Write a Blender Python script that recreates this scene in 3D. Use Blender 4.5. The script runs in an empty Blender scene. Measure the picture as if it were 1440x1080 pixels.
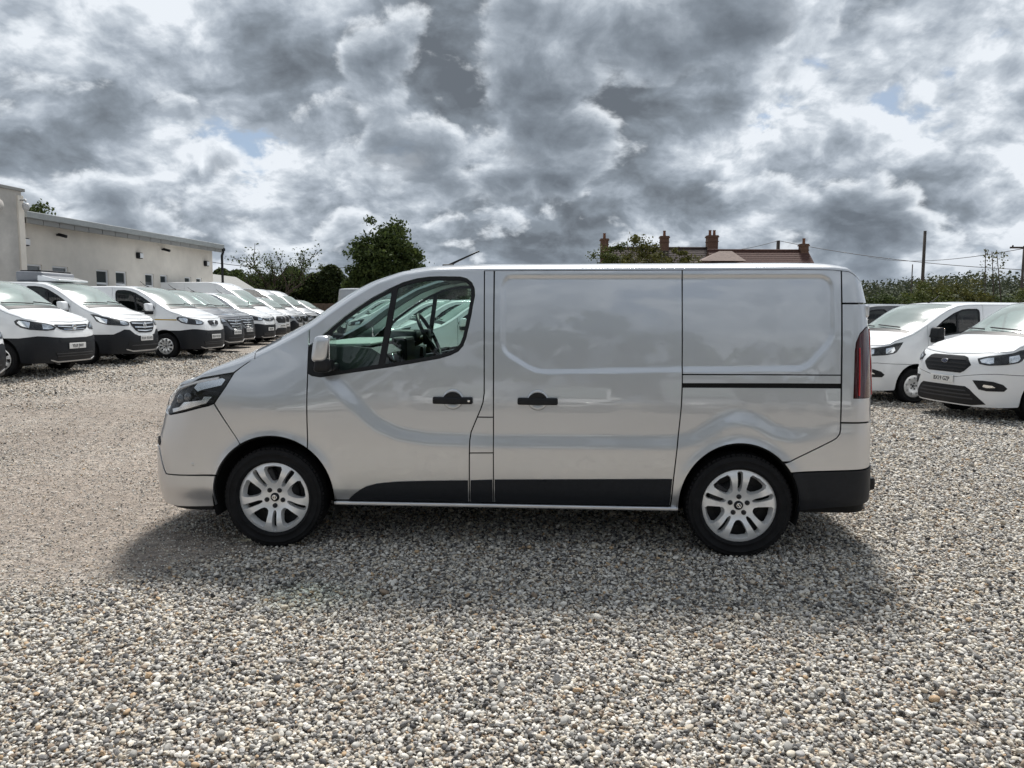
import bpy, bmesh, math, random
import numpy as np
from mathutils import Vector, Matrix, Euler
from mathutils.geometry import delaunay_2d_cdt

random.seed(7); RNG = np.random.default_rng(7)
SC = bpy.context.scene
COL = SC.collection
rad = math.radians

# ================================================================ camera
cam_d = bpy.data.cameras.new('camera'); cam = bpy.data.objects.new('camera', cam_d); COL.objects.link(cam)
cam_d.sensor_fit = 'HORIZONTAL'; cam_d.sensor_width = 36; cam_d.lens = 36 * 1082 / 1440
cam_d.clip_start = 0.05; cam_d.clip_end = 5000
PITCH, ROLL, EYE = 0.0932, 0.0034, 1.60
_f = Vector((0, math.cos(PITCH), -math.sin(PITCH))); _r = Vector((1, 0, 0)); _u = _r.cross(_f)
_r2 = math.cos(ROLL) * _r + math.sin(ROLL) * _u; _u2 = -math.sin(ROLL) * _r + math.cos(ROLL) * _u
_m = Matrix((_r2, _u2, -_f)).transposed().to_4x4(); _m.translation = (0, 0, EYE)
cam.matrix_world = _m
SC.camera = cam

# ================================================================ sky and sun
SUN_EL, SUN_AZ = rad(56), rad(11)          # azimuth measured from +Y (view direction) towards +X
sun_dir = Vector((math.sin(SUN_AZ) * math.cos(SUN_EL), math.cos(SUN_AZ) * math.cos(SUN_EL), math.sin(SUN_EL)))
SKY_GAIN = 0.97
SKY_SEED = 156.68
def make_world():
    """blue sky behind a broken deck of backlit cumulus: thin cloud bright, thick cloud grey, edges towards the sun white"""
    w = bpy.data.worlds.new('World'); SC.world = w; w.use_nodes = True
    nt = w.node_tree; nt.nodes.clear(); N = nt.nodes.new; L = nt.links.new
    def math_(op, a, b=None, c=None, clamp=False):
        n = N('ShaderNodeMath'); n.operation = op; n.use_clamp = clamp
        for i, v in enumerate((a, b, c)):
            if v is None: continue
            if isinstance(v, (int, float)): n.inputs[i].default_value = v
            else: L(v, n.inputs[i])
        return n.outputs[0]
    def maprange(v, a, b, c, d, smooth=True):
        n = N('ShaderNodeMapRange'); n.interpolation_type = 'SMOOTHSTEP' if smooth else 'LINEAR'
        L(v, n.inputs[0])
        for i, q in enumerate((a, b, c, d)): n.inputs[i + 1].default_value = q
        return n.outputs[0]
    def mixc(f, a, b, typ='MIX'):
        n = N('ShaderNodeMix'); n.data_type = 'RGBA'; n.blend_type = typ
        if isinstance(f, (int, float)): n.inputs[0].default_value = f
        else: L(f, n.inputs[0])
        for i, v in ((6, a), (7, b)):
            if isinstance(v, tuple): n.inputs[i].default_value = (*v, 1)
            else: L(v, n.inputs[i])
        return n.outputs[2]
    tc = N('ShaderNodeTexCoord'); sep = N('ShaderNodeSeparateXYZ'); L(tc.outputs['Generated'], sep.inputs[0])
    z = math_('MAXIMUM', sep.outputs[2], 0.0)
    zz = math_('ADD', z, 0.52)
    u = math_('DIVIDE', sep.outputs[0], zz); v = math_('DIVIDE', sep.outputs[1], zz)
    cmb = N('ShaderNodeCombineXYZ'); L(u, cmb.inputs[0]); L(v, cmb.inputs[1])
    # one warp field shared by all layers gives the curled, lumpy outlines
    wn = N('ShaderNodeTexNoise'); wn.noise_dimensions = '2D'; L(cmb.outputs[0], wn.inputs['Vector'])
    wn.inputs['Scale'].default_value = 5.0; wn.inputs['Detail'].default_value = 2.0
    ws = N('ShaderNodeVectorMath'); ws.operation = 'MULTIPLY_ADD'; L(wn.outputs['Color'], ws.inputs[0]); ws.inputs[1].default_value = (0.06, 0.06, 0.0); L(cmb.outputs[0], ws.inputs[2])
    def noise(off, scale, detail, rough, seed, src):
        a = N('ShaderNodeVectorMath'); a.operation = 'ADD'; L(src, a.inputs[0]); a.inputs[1].default_value = (off[0] + 1.37 * seed, off[1] - 0.83 * seed, 0)
        n = N('ShaderNodeTexNoise'); n.noise_dimensions = '2D'
        L(a.outputs[0], n.inputs['Vector'])
        n.inputs['Scale'].default_value = scale; n.inputs['Detail'].default_value = detail; n.inputs['Roughness'].default_value = rough
        return n.outputs[0]
    def cells(off, scale):
        """rounded lumps"""
        a = N('ShaderNodeVectorMath'); a.operation = 'ADD'; L(ws.outputs[0], a.inputs[0]); a.inputs[1].default_value = (off[0], off[1], 0)
        n = N('ShaderNodeTexVoronoi'); n.voronoi_dimensions = '2D'; n.feature = 'SMOOTH_F1'; n.inputs['Smoothness'].default_value = 0.35; n.inputs['Scale'].default_value = scale
        L(a.outputs[0], n.inputs['Vector']); return n.outputs['Distance']
    sky = N('ShaderNodeTexSky'); sky.sky_type = 'NISHITA'; sky.sun_disc = False
    sky.sun_elevation = SUN_EL; sky.sun_rotation = SUN_AZ; sky.dust_density = 1.0
    skyc = mixc(1.0, sky.outputs[0], (0.085, 0.085, 0.085), 'MULTIPLY')
    def density(off):
        big = noise(off, 1.25, 1.5, 0.45, SKY_SEED, cmb.outputs[0])
        med = noise(off, 4.3, 7.0, 0.56, SKY_SEED + 11.3, ws.outputs[0])
        fin = noise(off, 10.5, 5.0, 0.52, SKY_SEED + 23.0, ws.outputs[0])
        return math_('ADD', math_('ADD', math_('MULTIPLY', big, 0.46), math_('MULTIPLY', med, 0.68)), math_('MULTIPLY_ADD', fin, 0.17, -0.045))
    def shade(d, k, dens, c0, c1, t0, t1, glow, ramp_cols):
        """cover, and colour from thickness and from how the cloud thins towards the sun"""
        d2 = dens((0.2 * k, -k))                       # towards the sun, which stands above the frame
        grad = math_('SUBTRACT', d, d2)
        dc = math_('ADD', d, maprange(z, 0.0, 0.20, 0.05, 0.0))      # the deck closes up with distance
        cover = maprange(dc, c0, c1, 0.0, 1.0)
        thick = maprange(d, t0, t1, 0.0, 1.0)
        lit = maprange(grad, -0.07, 0.07, -0.5, 0.5, False)
        t2 = math_('SUBTRACT', thick, math_('MULTIPLY', lit, glow), clamp=True)
        ramp = N('ShaderNodeValToRGB'); L(t2, ramp.inputs[0]); e = ramp.color_ramp.elements
        e[0].position = ramp_cols[0][0]; e[0].color = (*ramp_cols[0][1], 1); e[1].position = ramp_cols[-1][0]; e[1].color = (*ramp_cols[-1][1], 1)
        for p, c in ramp_cols[1:-1]: q = e.new(p); q.color = (*c, 1)
        return cover, ramp.outputs[0]
    veil = maprange(noise((3.0, 1.0), 2.1, 6.0, 0.6, SKY_SEED + 31, ws.outputs[0]), 0.30, 0.70, 0.25, 0.90)
    veil = math_('MAXIMUM', veil, maprange(z, 0.02, 0.22, 1.0, 0.0))
    cl = mixc(veil, skyc, (0.40, 0.46, 0.54))
    # high broken deck
    c1, k1 = shade(density((0, 0)), 0.032, density, 0.462, 0.52, 0.462, 0.86, 0.62,
        [(0.0, (0.78, 0.80, 0.82)), (0.15, (0.56, 0.595, 0.63)), (0.34, (0.38, 0.417, 0.46)), (0.56, (0.25, 0.281, 0.315)), (0.80, (0.18, 0.202, 0.226)), (1.0, (0.135, 0.151, 0.170))])
    cl = mixc(c1, cl, k1)
    # lower cumulus in front of it: crisper outline, white rim, grey base
    def low_density(off):
        big = noise(off, 2.0, 2.0, 0.5, SKY_SEED + 47.0, cmb.outputs[0])
        med = noise(off, 5.5, 7.0, 0.57, SKY_SEED + 52.0, ws.outputs[0])
        puff = math_('ADD', math_('MULTIPLY_ADD', cells(off, 7.0), -0.10, 0.045), math_('MULTIPLY_ADD', cells(off, 17.0), -0.06, 0.027))
        return math_('ADD', math_('ADD', math_('MULTIPLY', big, 0.60), math_('MULTIPLY', med, 0.52)), puff)
    c2, k2 = shade(low_density((0, 0)), 0.024, low_density, 0.565, 0.633, 0.525, 0.80, 0.64,
        [(0.0, (0.84, 0.86, 0.875)), (0.18, (0.58, 0.615, 0.65)), (0.38, (0.36, 0.396, 0.436)), (0.64, (0.225, 0.254, 0.287)), (1.0, (0.13, 0.148, 0.17))])
    cl = mixc(math_('MULTIPLY', c2, 0.82), cl, k2)
    low = maprange(z, 0.0, 0.10, 0.45, 0.0)            # distance pales the cloud near the horizon
    cl = mixc(low, cl, (0.30, 0.345, 0.40))
    cl = mixc(1.0, cl, (0.97, 1.0, 1.04), 'MULTIPLY')
    bg = N('ShaderNodeBackground'); L(cl, bg.inputs[0]); bg.inputs[1].default_value = SKY_GAIN
    out = N('ShaderNodeOutputWorld'); L(bg.outputs[0], out.inputs[0])
    w.cycles.sampling_method = 'MANUAL'; w.cycles.sample_map_resolution = 512
make_world()
sun_d = bpy.data.lights.new('sun', 'SUN'); sun = bpy.data.objects.new('sun', sun_d); COL.objects.link(sun)
sun_d.energy = 4.5; sun_d.angle = rad(12); sun_d.color = (1.0, 0.972, 0.93)
sun.rotation_euler = sun_dir.to_track_quat('Z', 'Y').to_euler()

vs = SC.view_settings
vs.view_transform = 'Standard'; vs.look = 'None'; vs.exposure = 0.20; vs.gamma = 1.0; vs.use_curve_mapping = False
SC.cycles.use_adaptive_sampling = True; SC.cycles.adaptive_threshold = 0.02; SC.cycles.max_bounces = 7; SC.cycles.transparent_max_bounces = 12

# ================================================================ small helpers
def tag(o, label=None, cat=None, group=None, kind=None):
    for k, v in (('label', label), ('category', cat), ('group', group), ('kind', kind)):
        if v: o[k] = v
    return o
def link(name, me, parent=None, mats=()):
    o = bpy.data.objects.new(name, me); COL.objects.link(o)
    if parent is not None: o.parent = parent
    if me is not None:
        for m in (mats if isinstance(mats, (list, tuple)) else [mats]): me.materials.append(m)
    return o
def empty(name, loc=(0, 0, 0), rz=0):
    o = bpy.data.objects.new(name, None); COL.objects.link(o); o.location = loc; o.rotation_euler = (0, 0, rz)
    o.empty_display_size = 0.1
    return o
def copy_tree(o, parent=None):
    c = o.copy(); COL.objects.link(c); c.parent = parent
    for ch in [q for q in o.children]: copy_tree(ch, c)
    return c

class MB:
    """collects vertices and faces for one mesh"""
    def __init__(s): s.v = []; s.f = []; s.sm = []; s.n = 0; s.nr = []; s.hasn = False
    def add(s, V, F, smooth=True, N=None):
        V = np.asarray(V, float).reshape(-1, 3)
        s.v.append(V); s.f += [tuple(int(i) + s.n for i in f) for f in F]; s.sm += [smooth] * len(F)
        if N is None: s.nr.append(np.zeros_like(V))
        else: s.nr.append(np.asarray(N, float)); s.hasn = True
        s.n += len(V); return s
    def box(s, c, d, rot=None, bev=0.0, smooth=False):
        hx, hy, hz = d[0] / 2, d[1] / 2, d[2] / 2
        if bev <= 0:
            V = np.array([(x, y, z) for x in (-hx, hx) for y in (-hy, hy) for z in (-hz, hz)])
            F = [(0, 1, 3, 2), (4, 6, 7, 5), (0, 4, 5, 1), (2, 3, 7, 6), (0, 2, 6, 4), (1, 5, 7, 3)]
        else:
            bm = bmesh.new(); bmesh.ops.create_cube(bm, size=1.0)
            for q in bm.verts: q.co = Vector((q.co.x * d[0], q.co.y * d[1], q.co.z * d[2]))
            bmesh.ops.bevel(bm, geom=list(bm.edges), offset=bev, segments=2, profile=0.5, affect='EDGES')
            bm.verts.index_update()
            V = np.array([q.co[:] for q in bm.verts]); F = [[q.index for q in f.verts] for f in bm.faces]; bm.free()
        if rot is not None: V = V @ np.array(Euler(rot).to_matrix()).T
        return s.add(V + np.array(c), F, smooth)
    def tube(s, pts, r, seg=8, cap=True, smooth=True):
        pts = [Vector(p) for p in pts]; rs = r if isinstance(r, (list, tuple)) else [r] * len(pts)
        V = []; F = []; prev = None
        for i, p in enumerate(pts):
            t = (pts[min(i + 1, len(pts) - 1)] - pts[max(i - 1, 0)]).normalized()
            if prev is None:
                a = Vector((0, 0, 1)) if abs(t.z) < 0.9 else Vector((1, 0, 0))
                x = t.cross(a).normalized()
            else: x = (prev - t * prev.dot(t)).normalized()
            prev = x; y = t.cross(x)
            for k in range(seg):
                an = 2 * math.pi * k / seg
                V.append(p + (x * math.cos(an) + y * math.sin(an)) * rs[i])
        for i in range(len(pts) - 1):
            for k in range(seg):
                a = i * seg + k; b = i * seg + (k + 1) % seg
                F.append((a, b, b + seg, a + seg))
        if cap: F.append(tuple(range(seg))[::-1]); F.append(tuple((len(pts) - 1) * seg + k for k in range(seg)))
        return s.add([v[:] for v in V], F, smooth)
    def lathe(s, prof, seg=32, axis='y', c=(0, 0, 0), smooth=True):
        V = []; F = []
        for (r, h) in prof:
            for k in range(seg):
                a = 2 * math.pi * k / seg
                q = (r * math.cos(a), h, r * math.sin(a)) if axis == 'y' else (r * math.cos(a), r * math.sin(a), h)
                V.append((q[0] + c[0], q[1] + c[1], q[2] + c[2]))
        for i in range(len(prof) - 1):
            for k in range(seg):
                a = i * seg + k; b = i * seg + (k + 1) % seg
                F.append((a, b, b + seg, a + seg))
        return s.add(V, F, smooth)
    def prism(s, poly, z0, z1, plane='xy', smooth=False):
        """polygon extruded; plane xy->z, xz->y, yz->x"""
        n = len(poly)
        def m(p, h):
            return {'xy': (p[0], p[1], h), 'xz': (p[0], h, p[1]), 'yz': (h, p[0], p[1])}[plane]
        V = [m(p, z0) for p in poly] + [m(p, z1) for p in poly]
        F = [tuple(range(n))[::-1], tuple(range(n, 2 * n))] + [(i, (i + 1) % n, n + (i + 1) % n, n + i) for i in range(n)]
        return s.add(V, F, smooth)
    def mesh(s, name):
        me = bpy.data.meshes.new(name)
        V = np.concatenate(s.v) if s.v else np.zeros((0, 3))
        me.from_pydata(V.tolist(), [], s.f)
        me.polygons.foreach_set('use_smooth', s.sm)
        me.update()
        if s.hasn:
            NR = np.concatenate(s.nr)
            me.normals_split_custom_set_from_vertices(NR.tolist())
        return me
    def build(s, name, mat, parent=None, flip=False):
        me = s.mesh(name)
        return link(name, me, parent, mat)

def fix_normals(me):
    bm = bmesh.new(); bm.from_mesh(me); bmesh.ops.recalc_face_normals(bm, faces=bm.faces[:]); bm.to_mesh(me); bm.free()

# ================================================================ materials
MAT = {}
def newmat(name):
    m = bpy.data.materials.new(name); m.use_nodes = True
    return m, m.node_tree, m.node_tree.nodes['Principled BSDF']
def simple(name, col, rough=0.5, metal=0.0, coat=0.0, spec=0.5, var=0.0, scale=8.0, bump=0.0):
    if name in MAT: return MAT[name]
    m, nt, b = newmat(name)
    b.inputs['Base Color'].default_value = (*col, 1); b.inputs['Roughness'].default_value = rough
    b.inputs['Metallic'].default_value = metal; b.inputs['Coat Weight'].default_value = coat
    b.inputs['Coat Roughness'].default_value = 0.04; b.inputs['Specular IOR Level'].default_value = spec
    if var or bump:
        tc = nt.nodes.new('ShaderNodeTexCoord'); n = nt.nodes.new('ShaderNodeTexNoise')
        n.inputs['Scale'].default_value = scale; n.inputs['Detail'].default_value = 8; n.inputs['Roughness'].default_value = 0.65
        nt.links.new(tc.outputs['Object'], n.inputs['Vector'])
        if var:
            mr = nt.nodes.new('ShaderNodeMapRange'); nt.links.new(n.outputs[0], mr.inputs[0])
            mr.inputs[1].default_value = 0.3; mr.inputs[2].default_value = 0.7
            mr.inputs[3].default_value = 1 - var; mr.inputs[4].default_value = 1 + var
            mx = nt.nodes.new('ShaderNodeMix'); mx.data_type = 'RGBA'; mx.blend_type = 'MULTIPLY'; mx.inputs[0].default_value = 1
            mx.inputs[6].default_value = (*col, 1); nt.links.new(mr.outputs[0], mx.inputs[7])
            nt.links.new(mx.outputs[2], b.inputs['Base Color'])
        if bump:
            bp = nt.nodes.new('ShaderNodeBump'); bp.inputs['Strength'].default_value = bump; bp.inputs['Distance'].default_value = 0.02
            nt.links.new(n.outputs[0], bp.inputs['Height']); nt.links.new(bp.outputs[0], b.inputs['Normal'])
    MAT[name] = m
    return m
def paint(name, col, metal=0.0, rough=0.35, dust=0.10, ior=1.5):
    """car paint under clear coat with a film of road dust"""
    if name in MAT: return MAT[name]
    m, nt, b = newmat(name); N = nt.nodes.new; L = nt.links.new
    tc = N('ShaderNodeTexCoord'); n = N('ShaderNodeTexNoise'); n.inputs['Scale'].default_value = 3.0; n.inputs['Detail'].default_value = 10
    n.inputs['Roughness'].default_value = 0.7
    L(tc.outputs['Object'], n.inputs['Vector'])
    mr = N('ShaderNodeMapRange'); L(n.outputs[0], mr.inputs[0]); mr.inputs[1].default_value = 0.35; mr.inputs[2].default_value = 0.75
    mr.inputs[3].default_value = 0.0; mr.inputs[4].default_value = dust
    mx = N('ShaderNodeMix'); mx.data_type = 'RGBA'; L(mr.outputs[0], mx.inputs[0])
    mx.inputs[6].default_value = (*col, 1); mx.inputs[7].default_value = (0.36, 0.33, 0.29, 1)
    L(mx.outputs[2], b.inputs['Base Color'])
    b.inputs['Metallic'].default_value = metal; b.inputs['Roughness'].default_value = rough
    b.inputs['Coat Weight'].default_value = 1.0; b.inputs['Coat IOR'].default_value = ior
    r2 = N('ShaderNodeMapRange'); L(n.outputs[0], r2.inputs[0]); r2.inputs[3].default_value = 0.005; r2.inputs[4].default_value = 0.05
    L(r2.outputs[0], b.inputs['Coat Roughness'])
    MAT[name] = m
    return m
def glass(name, tint, ior=1.5, gloss=1.0, film=0.0):
    if name in MAT: return MAT[name]
    m = bpy.data.materials.new(name); m.use_nodes = True; nt = m.node_tree; nt.nodes.clear(); N = nt.nodes.new; L = nt.links.new
    t = N('ShaderNodeBsdfTransparent'); t.inputs[0].default_value = (*tint, 1)
    g = N('ShaderNodeBsdfGlossy'); g.inputs['Roughness'].default_value = 0.16 if film else 0.015; g.inputs[0].default_value = (gloss, gloss, gloss, 1)
    fr = N('ShaderNodeFresnel'); ge = N('ShaderNodeNewGeometry'); mi = N('ShaderNodeMapRange'); L(ge.outputs['Backfacing'], mi.inputs[0])
    mi.inputs[3].default_value = ior; mi.inputs[4].default_value = 1 / ior; L(mi.outputs[0], fr.inputs[0])      # a thin pane reflects alike from both faces
    mx = N('ShaderNodeMixShader'); L(fr.outputs[0], mx.inputs[0]); L(t.outputs[0], mx.inputs[1]); L(g.outputs[0], mx.inputs[2])
    o = N('ShaderNodeOutputMaterial'); res = mx.outputs[0]
    if film:                                   # pale diffuse layer imitating the sky's reflection in a windscreen
        df = N('ShaderNodeBsdfDiffuse'); df.inputs[0].default_value = (0.62, 0.72, 0.68, 1); m2 = N('ShaderNodeMixShader'); m2.inputs[0].default_value = film
        L(res, m2.inputs[1]); L(df.outputs[0], m2.inputs[2]); res = m2.outputs[0]
    L(res, o.inputs[0])
    MAT[name] = m
    return m
P_SILVER = paint('silver_paint', (0.585, 0.60, 0.62), 0.80, 0.34, 0.05, 1.8)
P_WHITE = paint('white_paint', (0.82, 0.835, 0.845), 0.0, 0.4, 0.08)
P_GREY = paint('dark_grey_paint', (0.075, 0.08, 0.09), 0.5, 0.4, 0.12)
P_LGREY = paint('light_grey_paint', (0.42, 0.43, 0.44), 0.6, 0.4, 0.1)
BLACK = simple('black_plastic', (0.010, 0.011, 0.013), 0.5, spec=0.3, var=0.25, scale=30)
CLAD = simple('charcoal_plastic', (0.010, 0.012, 0.016), 0.5, spec=0.3, var=0.2, scale=40)
DARK = simple('cavity_black', (0.004, 0.004, 0.004), 0.9)
RUBBER = simple('tyre_rubber', (0.011, 0.011, 0.012), 0.75, spec=0.2, var=0.35, scale=14)
ALLOY = simple('alloy_silver', (0.86, 0.86, 0.855), 0.30, metal=0.35, coat=0.6, var=0.06)
CHROME = simple('chrome', (0.75, 0.76, 0.77), 0.12, metal=1.0)
STEELG = simple('brake_grey', (0.022, 0.022, 0.024), 0.6, metal=0.2)
PLATE = simple('plate_white', (0.78, 0.78, 0.76), 0.4)
INK = simple('plate_ink', (0.01, 0.01, 0.012), 0.5)
RED = simple('lamp_red', (0.48, 0.010, 0.014), 0.12, coat=1.0)
REDD = simple('lamp_dark_red', (0.05, 0.004, 0.006), 0.12, coat=1.0)
LENSW = simple('lamp_white', (0.7, 0.7, 0.7), 0.12, coat=1.0)
REFL = simple('lamp_reflector', (0.8, 0.81, 0.82), 0.18, metal=1.0)
G_SIDE = glass('window_glass', (0.72, 0.86, 0.80), 1.5)
G_DARK = glass('tinted_glass', (0.32, 0.37, 0.36), 1.5)
G_SCREEN = glass('windscreen_glass', (0.62, 0.82, 0.74), 2.1, film=0.30)
G_HERO = glass('clean_windscreen_glass', (0.72, 0.86, 0.80), 1.6)
G_LAMP = glass('lamp_glass', (0.93, 0.94, 0.95), 1.45)
DASH = simple('dashboard_plastic', (0.045, 0.052, 0.055), 0.6, var=0.15, scale=20)
DASHP = simple('dash_top_plastic', (0.30, 0.36, 0.33), 0.5, var=0.1, scale=20)
SEATM = simple('seat_fabric', (0.02, 0.02, 0.022), 0.95, var=0.2, scale=50)
LINER = simple('headlining', (0.20, 0.20, 0.20), 0.9)
# ---------------------------------------------------------------- van body maths
def table(pts, blur=0.03, n=600):
    """smooth curve through (t, value) points, returned as a function"""
    pts = sorted(pts)
    t = np.array([p[0] for p in pts], float); v = np.array([p[1] for p in pts], float)
    T = np.linspace(t[0] - 0.3, t[-1] + 0.3, n)
    V = np.interp(T, t, v)
    k = max(1, int(blur / (T[1] - T[0])))
    if k > 1:
        w = np.hanning(2 * k + 3)[1:-1]; w /= w.sum()
        V = np.convolve(np.pad(V, len(w) // 2, mode='edge'), w, 'valid')[:n]
    return lambda q: np.interp(q, T, V)

def sstep(a, b, x):
    t = np.clip((x - a) / (b - a), 0, 1)
    return t * t * (3 - 2 * t)

def pip(poly, P):
    """points in polygon (vectorised)"""
    poly = np.asarray(poly); P = np.asarray(P)
    c = np.zeros(len(P), bool)
    j = len(poly) - 1
    for i in range(len(poly)):
        xi, yi = poly[i]; xj, yj = poly[j]
        if yi != yj:
            m = ((yi > P[:, 1]) != (yj > P[:, 1])) & (P[:, 0] < (xj - xi) * (P[:, 1] - yi) / (yj - yi) + xi)
            c ^= m
        j = i
    return c

def pdist(poly, P, closed=True):
    """distance of points to a polyline"""
    poly = np.asarray(poly, float); P = np.asarray(P, float)
    d = np.full(len(P), 1e9)
    n = len(poly)
    for i in range(n if closed else n - 1):
        a = poly[i]; b = poly[(i + 1) % n]; ab = b - a
        L = (ab ** 2).sum()
        if L < 1e-14: continue
        t = np.clip(((P - a) @ ab) / L, 0, 1)
        q = P - (a + t[:, None] * ab)
        d = np.minimum(d, np.hypot(q[:, 0], q[:, 1]))
    return d

class Body:
    """belt surface of a van: s runs from the front centre round the corner and along the side to the
    rear centre (negative s = other side), z is height; x runs rearwards from the front axle"""
    def __init__(self, sp):
        self.sp = sp
        W = self.W = sp['W']; x0 = self.x0 = sp['x0']; x1 = self.x1 = sp['x1']
        self.xNr = sp['xNr']; self.xTr = sp['xTr']
        th = np.linspace(0, math.pi / 2, 1500)
        n = sp['nN']; nx = x0 - (x0 - self.xNr) * np.cos(th) ** (2 / n); ny = W * np.sin(th) ** (2 / n)
        n = sp['nR']; rx = x1 + (self.xTr - x1) * np.sin(th) ** (2 / n); ry = W * np.cos(th) ** (2 / n)
        sx = np.linspace(x0, x1, 800)[1:-1]
        self.X = np.concatenate([nx, sx, rx]); self.Y = np.concatenate([ny, np.full(len(sx), W), ry])
        self.S = np.concatenate([[0], np.cumsum(np.hypot(np.diff(self.X), np.diff(self.Y)))])
        self.L = self.S[-1]
        self.s0 = np.interp(x0, self.X, self.S); self.s1 = np.interp(x1, self.X, self.S)
        self.xN = table(sp['xN'], 0.05); self.xT = table(sp['xT'], 0.06)
        self.wz = table(sp['wz'], 0.10)
        self.detail = sp.get('detail')
        z = [(self.key(k), v) for k, v in sp['zt']]
        self.zt = table(z, sp.get('ztblur', 0.05), 1500)
    def key(self, k):
        return self.fy(k[1]) if isinstance(k, tuple) else self.sx(k)
    def sx(self, x, z=None):
        x = np.asarray(x, float)
        if z is not None:
            xn = self.xN(z); xt = self.xT(z)
            x = np.where(x < self.x0, self.x0 - (self.x0 - x) / (self.x0 - xn) * (self.x0 - self.xNr), x)
            x = np.where(x > self.x1, self.x1 + (x - self.x1) / (xt - self.x1) * (self.xTr - self.x1), x)
        return np.interp(x, self.X, self.S)
    def fy(self, y):
        k = 1500
        return np.sign(y) * np.interp(abs(y), self.Y[:k], self.S[:k])
    def base(self, s, z):
        a = np.abs(s)
        xr = np.interp(a, self.S, self.X); yr = np.interp(a, self.S, self.Y)
        tN = np.clip((self.x0 - xr) / (self.x0 - self.xNr), 0, 1)
        tT = np.clip((xr - self.x1) / (self.xTr - self.x1), 0, 1)
        x = np.where(tN > 0, self.x0 - tN * (self.x0 - self.xN(z)), xr)
        x = np.where(tT > 0, self.x1 + tT * (self.xT(z) - self.x1), x)
        w = self.wz(z)
        w = w * (1 - self.sp.get('cabin', 0.06) * sstep(0.9, -0.3, x) * sstep(1.0, 1.5, z))
        if self.detail is not None:
            w = w + self.detail(x, z, a) * sstep(0.0, 0.3, a - 0.4 * self.s0)
        y = yr / self.W * w
        return np.stack([x, np.where(s < 0, -y, y), np.broadcast_to(z, np.shape(s)) + 0.0 * y], -1)
    def surf(self, s, z, off=0.0):
        s = np.asarray(s, float); z = np.asarray(z, float)
        e = 0.003
        P = self.base(s, z)
        # keep the sign of s while differencing
        s_ = np.where(np.abs(s) < e, np.sign(s + 1e-12) * e, s)
        ds = self.base(s_ + e, z) - self.base(s_ - e, z)
        dz = self.base(s, z + e) - self.base(s, z - e)
        N = np.cross(dz, ds)
        N /= np.linalg.norm(N, axis=-1, keepdims=True) + 1e-12
        # outward: away from the centre line
        out = np.stack([P[..., 0] - np.clip(P[..., 0], self.x0 + 0.2, self.x1 - 0.2), P[..., 1], 0 * P[..., 1]], -1)
        sg = np.sign((N * out).sum(-1)); sg[sg == 0] = 1
        N = N * sg[..., None]
        return P + N * np.asarray(off)[..., None] if np.ndim(off) else P + N * off, N
BAND = [(0.20, 1.40), (0.30, 1.30), (0.336, 1.255), (0.433, 1.135), (0.576, 0.993), (0.718, 0.862), (0.86, 0.798), (1.05, 0.768), (1.47, 0.758), (2.66, 0.764), (2.80, 0.795), (2.90, 0.86), (2.98, 0.915), (3.076, 0.935), (3.18, 0.915), (3.30, 0.845), (3.42, 0.815), (3.55, 0.83), (3.68, 0.86)]
PANEL = [(1.543, 1.77), (1.549, 1.797), (1.564, 1.817), (1.584, 1.829), (1.61, 1.832), (3.57, 1.836), (3.605, 1.831), (3.634, 1.813), (3.65, 1.786), (3.656, 1.75), (3.657, 1.50), (3.652, 1.46), (3.638, 1.425), (3.615, 1.392), (3.54, 1.305), (3.51, 1.274), (3.475, 1.254), (3.43, 1.245), (2.71, 1.234), (1.86, 1.213), (1.81, 1.215), (1.765, 1.222), (1.72, 1.240), (1.60, 1.312), (1.572, 1.335), (1.555, 1.362), (1.548, 1.395)]
_bz = table(BAND, 0.05)
def hero_detail(x, z, a):
    x, z = np.broadcast_arrays(x, z)
    sh = x.shape; x = x.ravel(); z = z.ravel()
    zl = _bz(x); sl = (_bz(x + 0.01) - _bz(x - 0.01)) / 0.02
    q = (z - zl) / np.sqrt(1 + sl * sl)
    amt = 0.016 * sstep(0.18, 0.40, x) * (1 - 0.75 * sstep(3.3, 3.68, x))
    d = -amt * sstep(-0.065, 0.055, q)
    near = (x > 1.4) & (x < 3.8) & (z > 1.1)
    if near.any():
        P = np.stack([x[near], z[near]], 1)
        D = pdist(PANEL, P); I = pip(PANEL, P)
        sd = np.where(I, D, -D)
        dd = np.zeros(len(x)); dd[near] = -0.009 * sstep(-0.018, 0.018, sd)
        d = d + dd
    for cx, R in ((0.012, 0.405), (3.09, 0.395)):
        r = np.hypot(x - cx, z - 0.345)
        d = d + 0.014 * np.exp(-((r - R) / 0.045) ** 2) * sstep(0.2, 0.5, z)
    # gentle muscle over the front wheel
    d = d + 0.012 * np.exp(-((x - 0.0) / 0.35) ** 2 - ((z - 0.93) / 0.13) ** 2)
    # the bottom tucks in
    d = d - 0.02 * sstep(0.42, 0.30, z)
    return d.reshape(sh)
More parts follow.
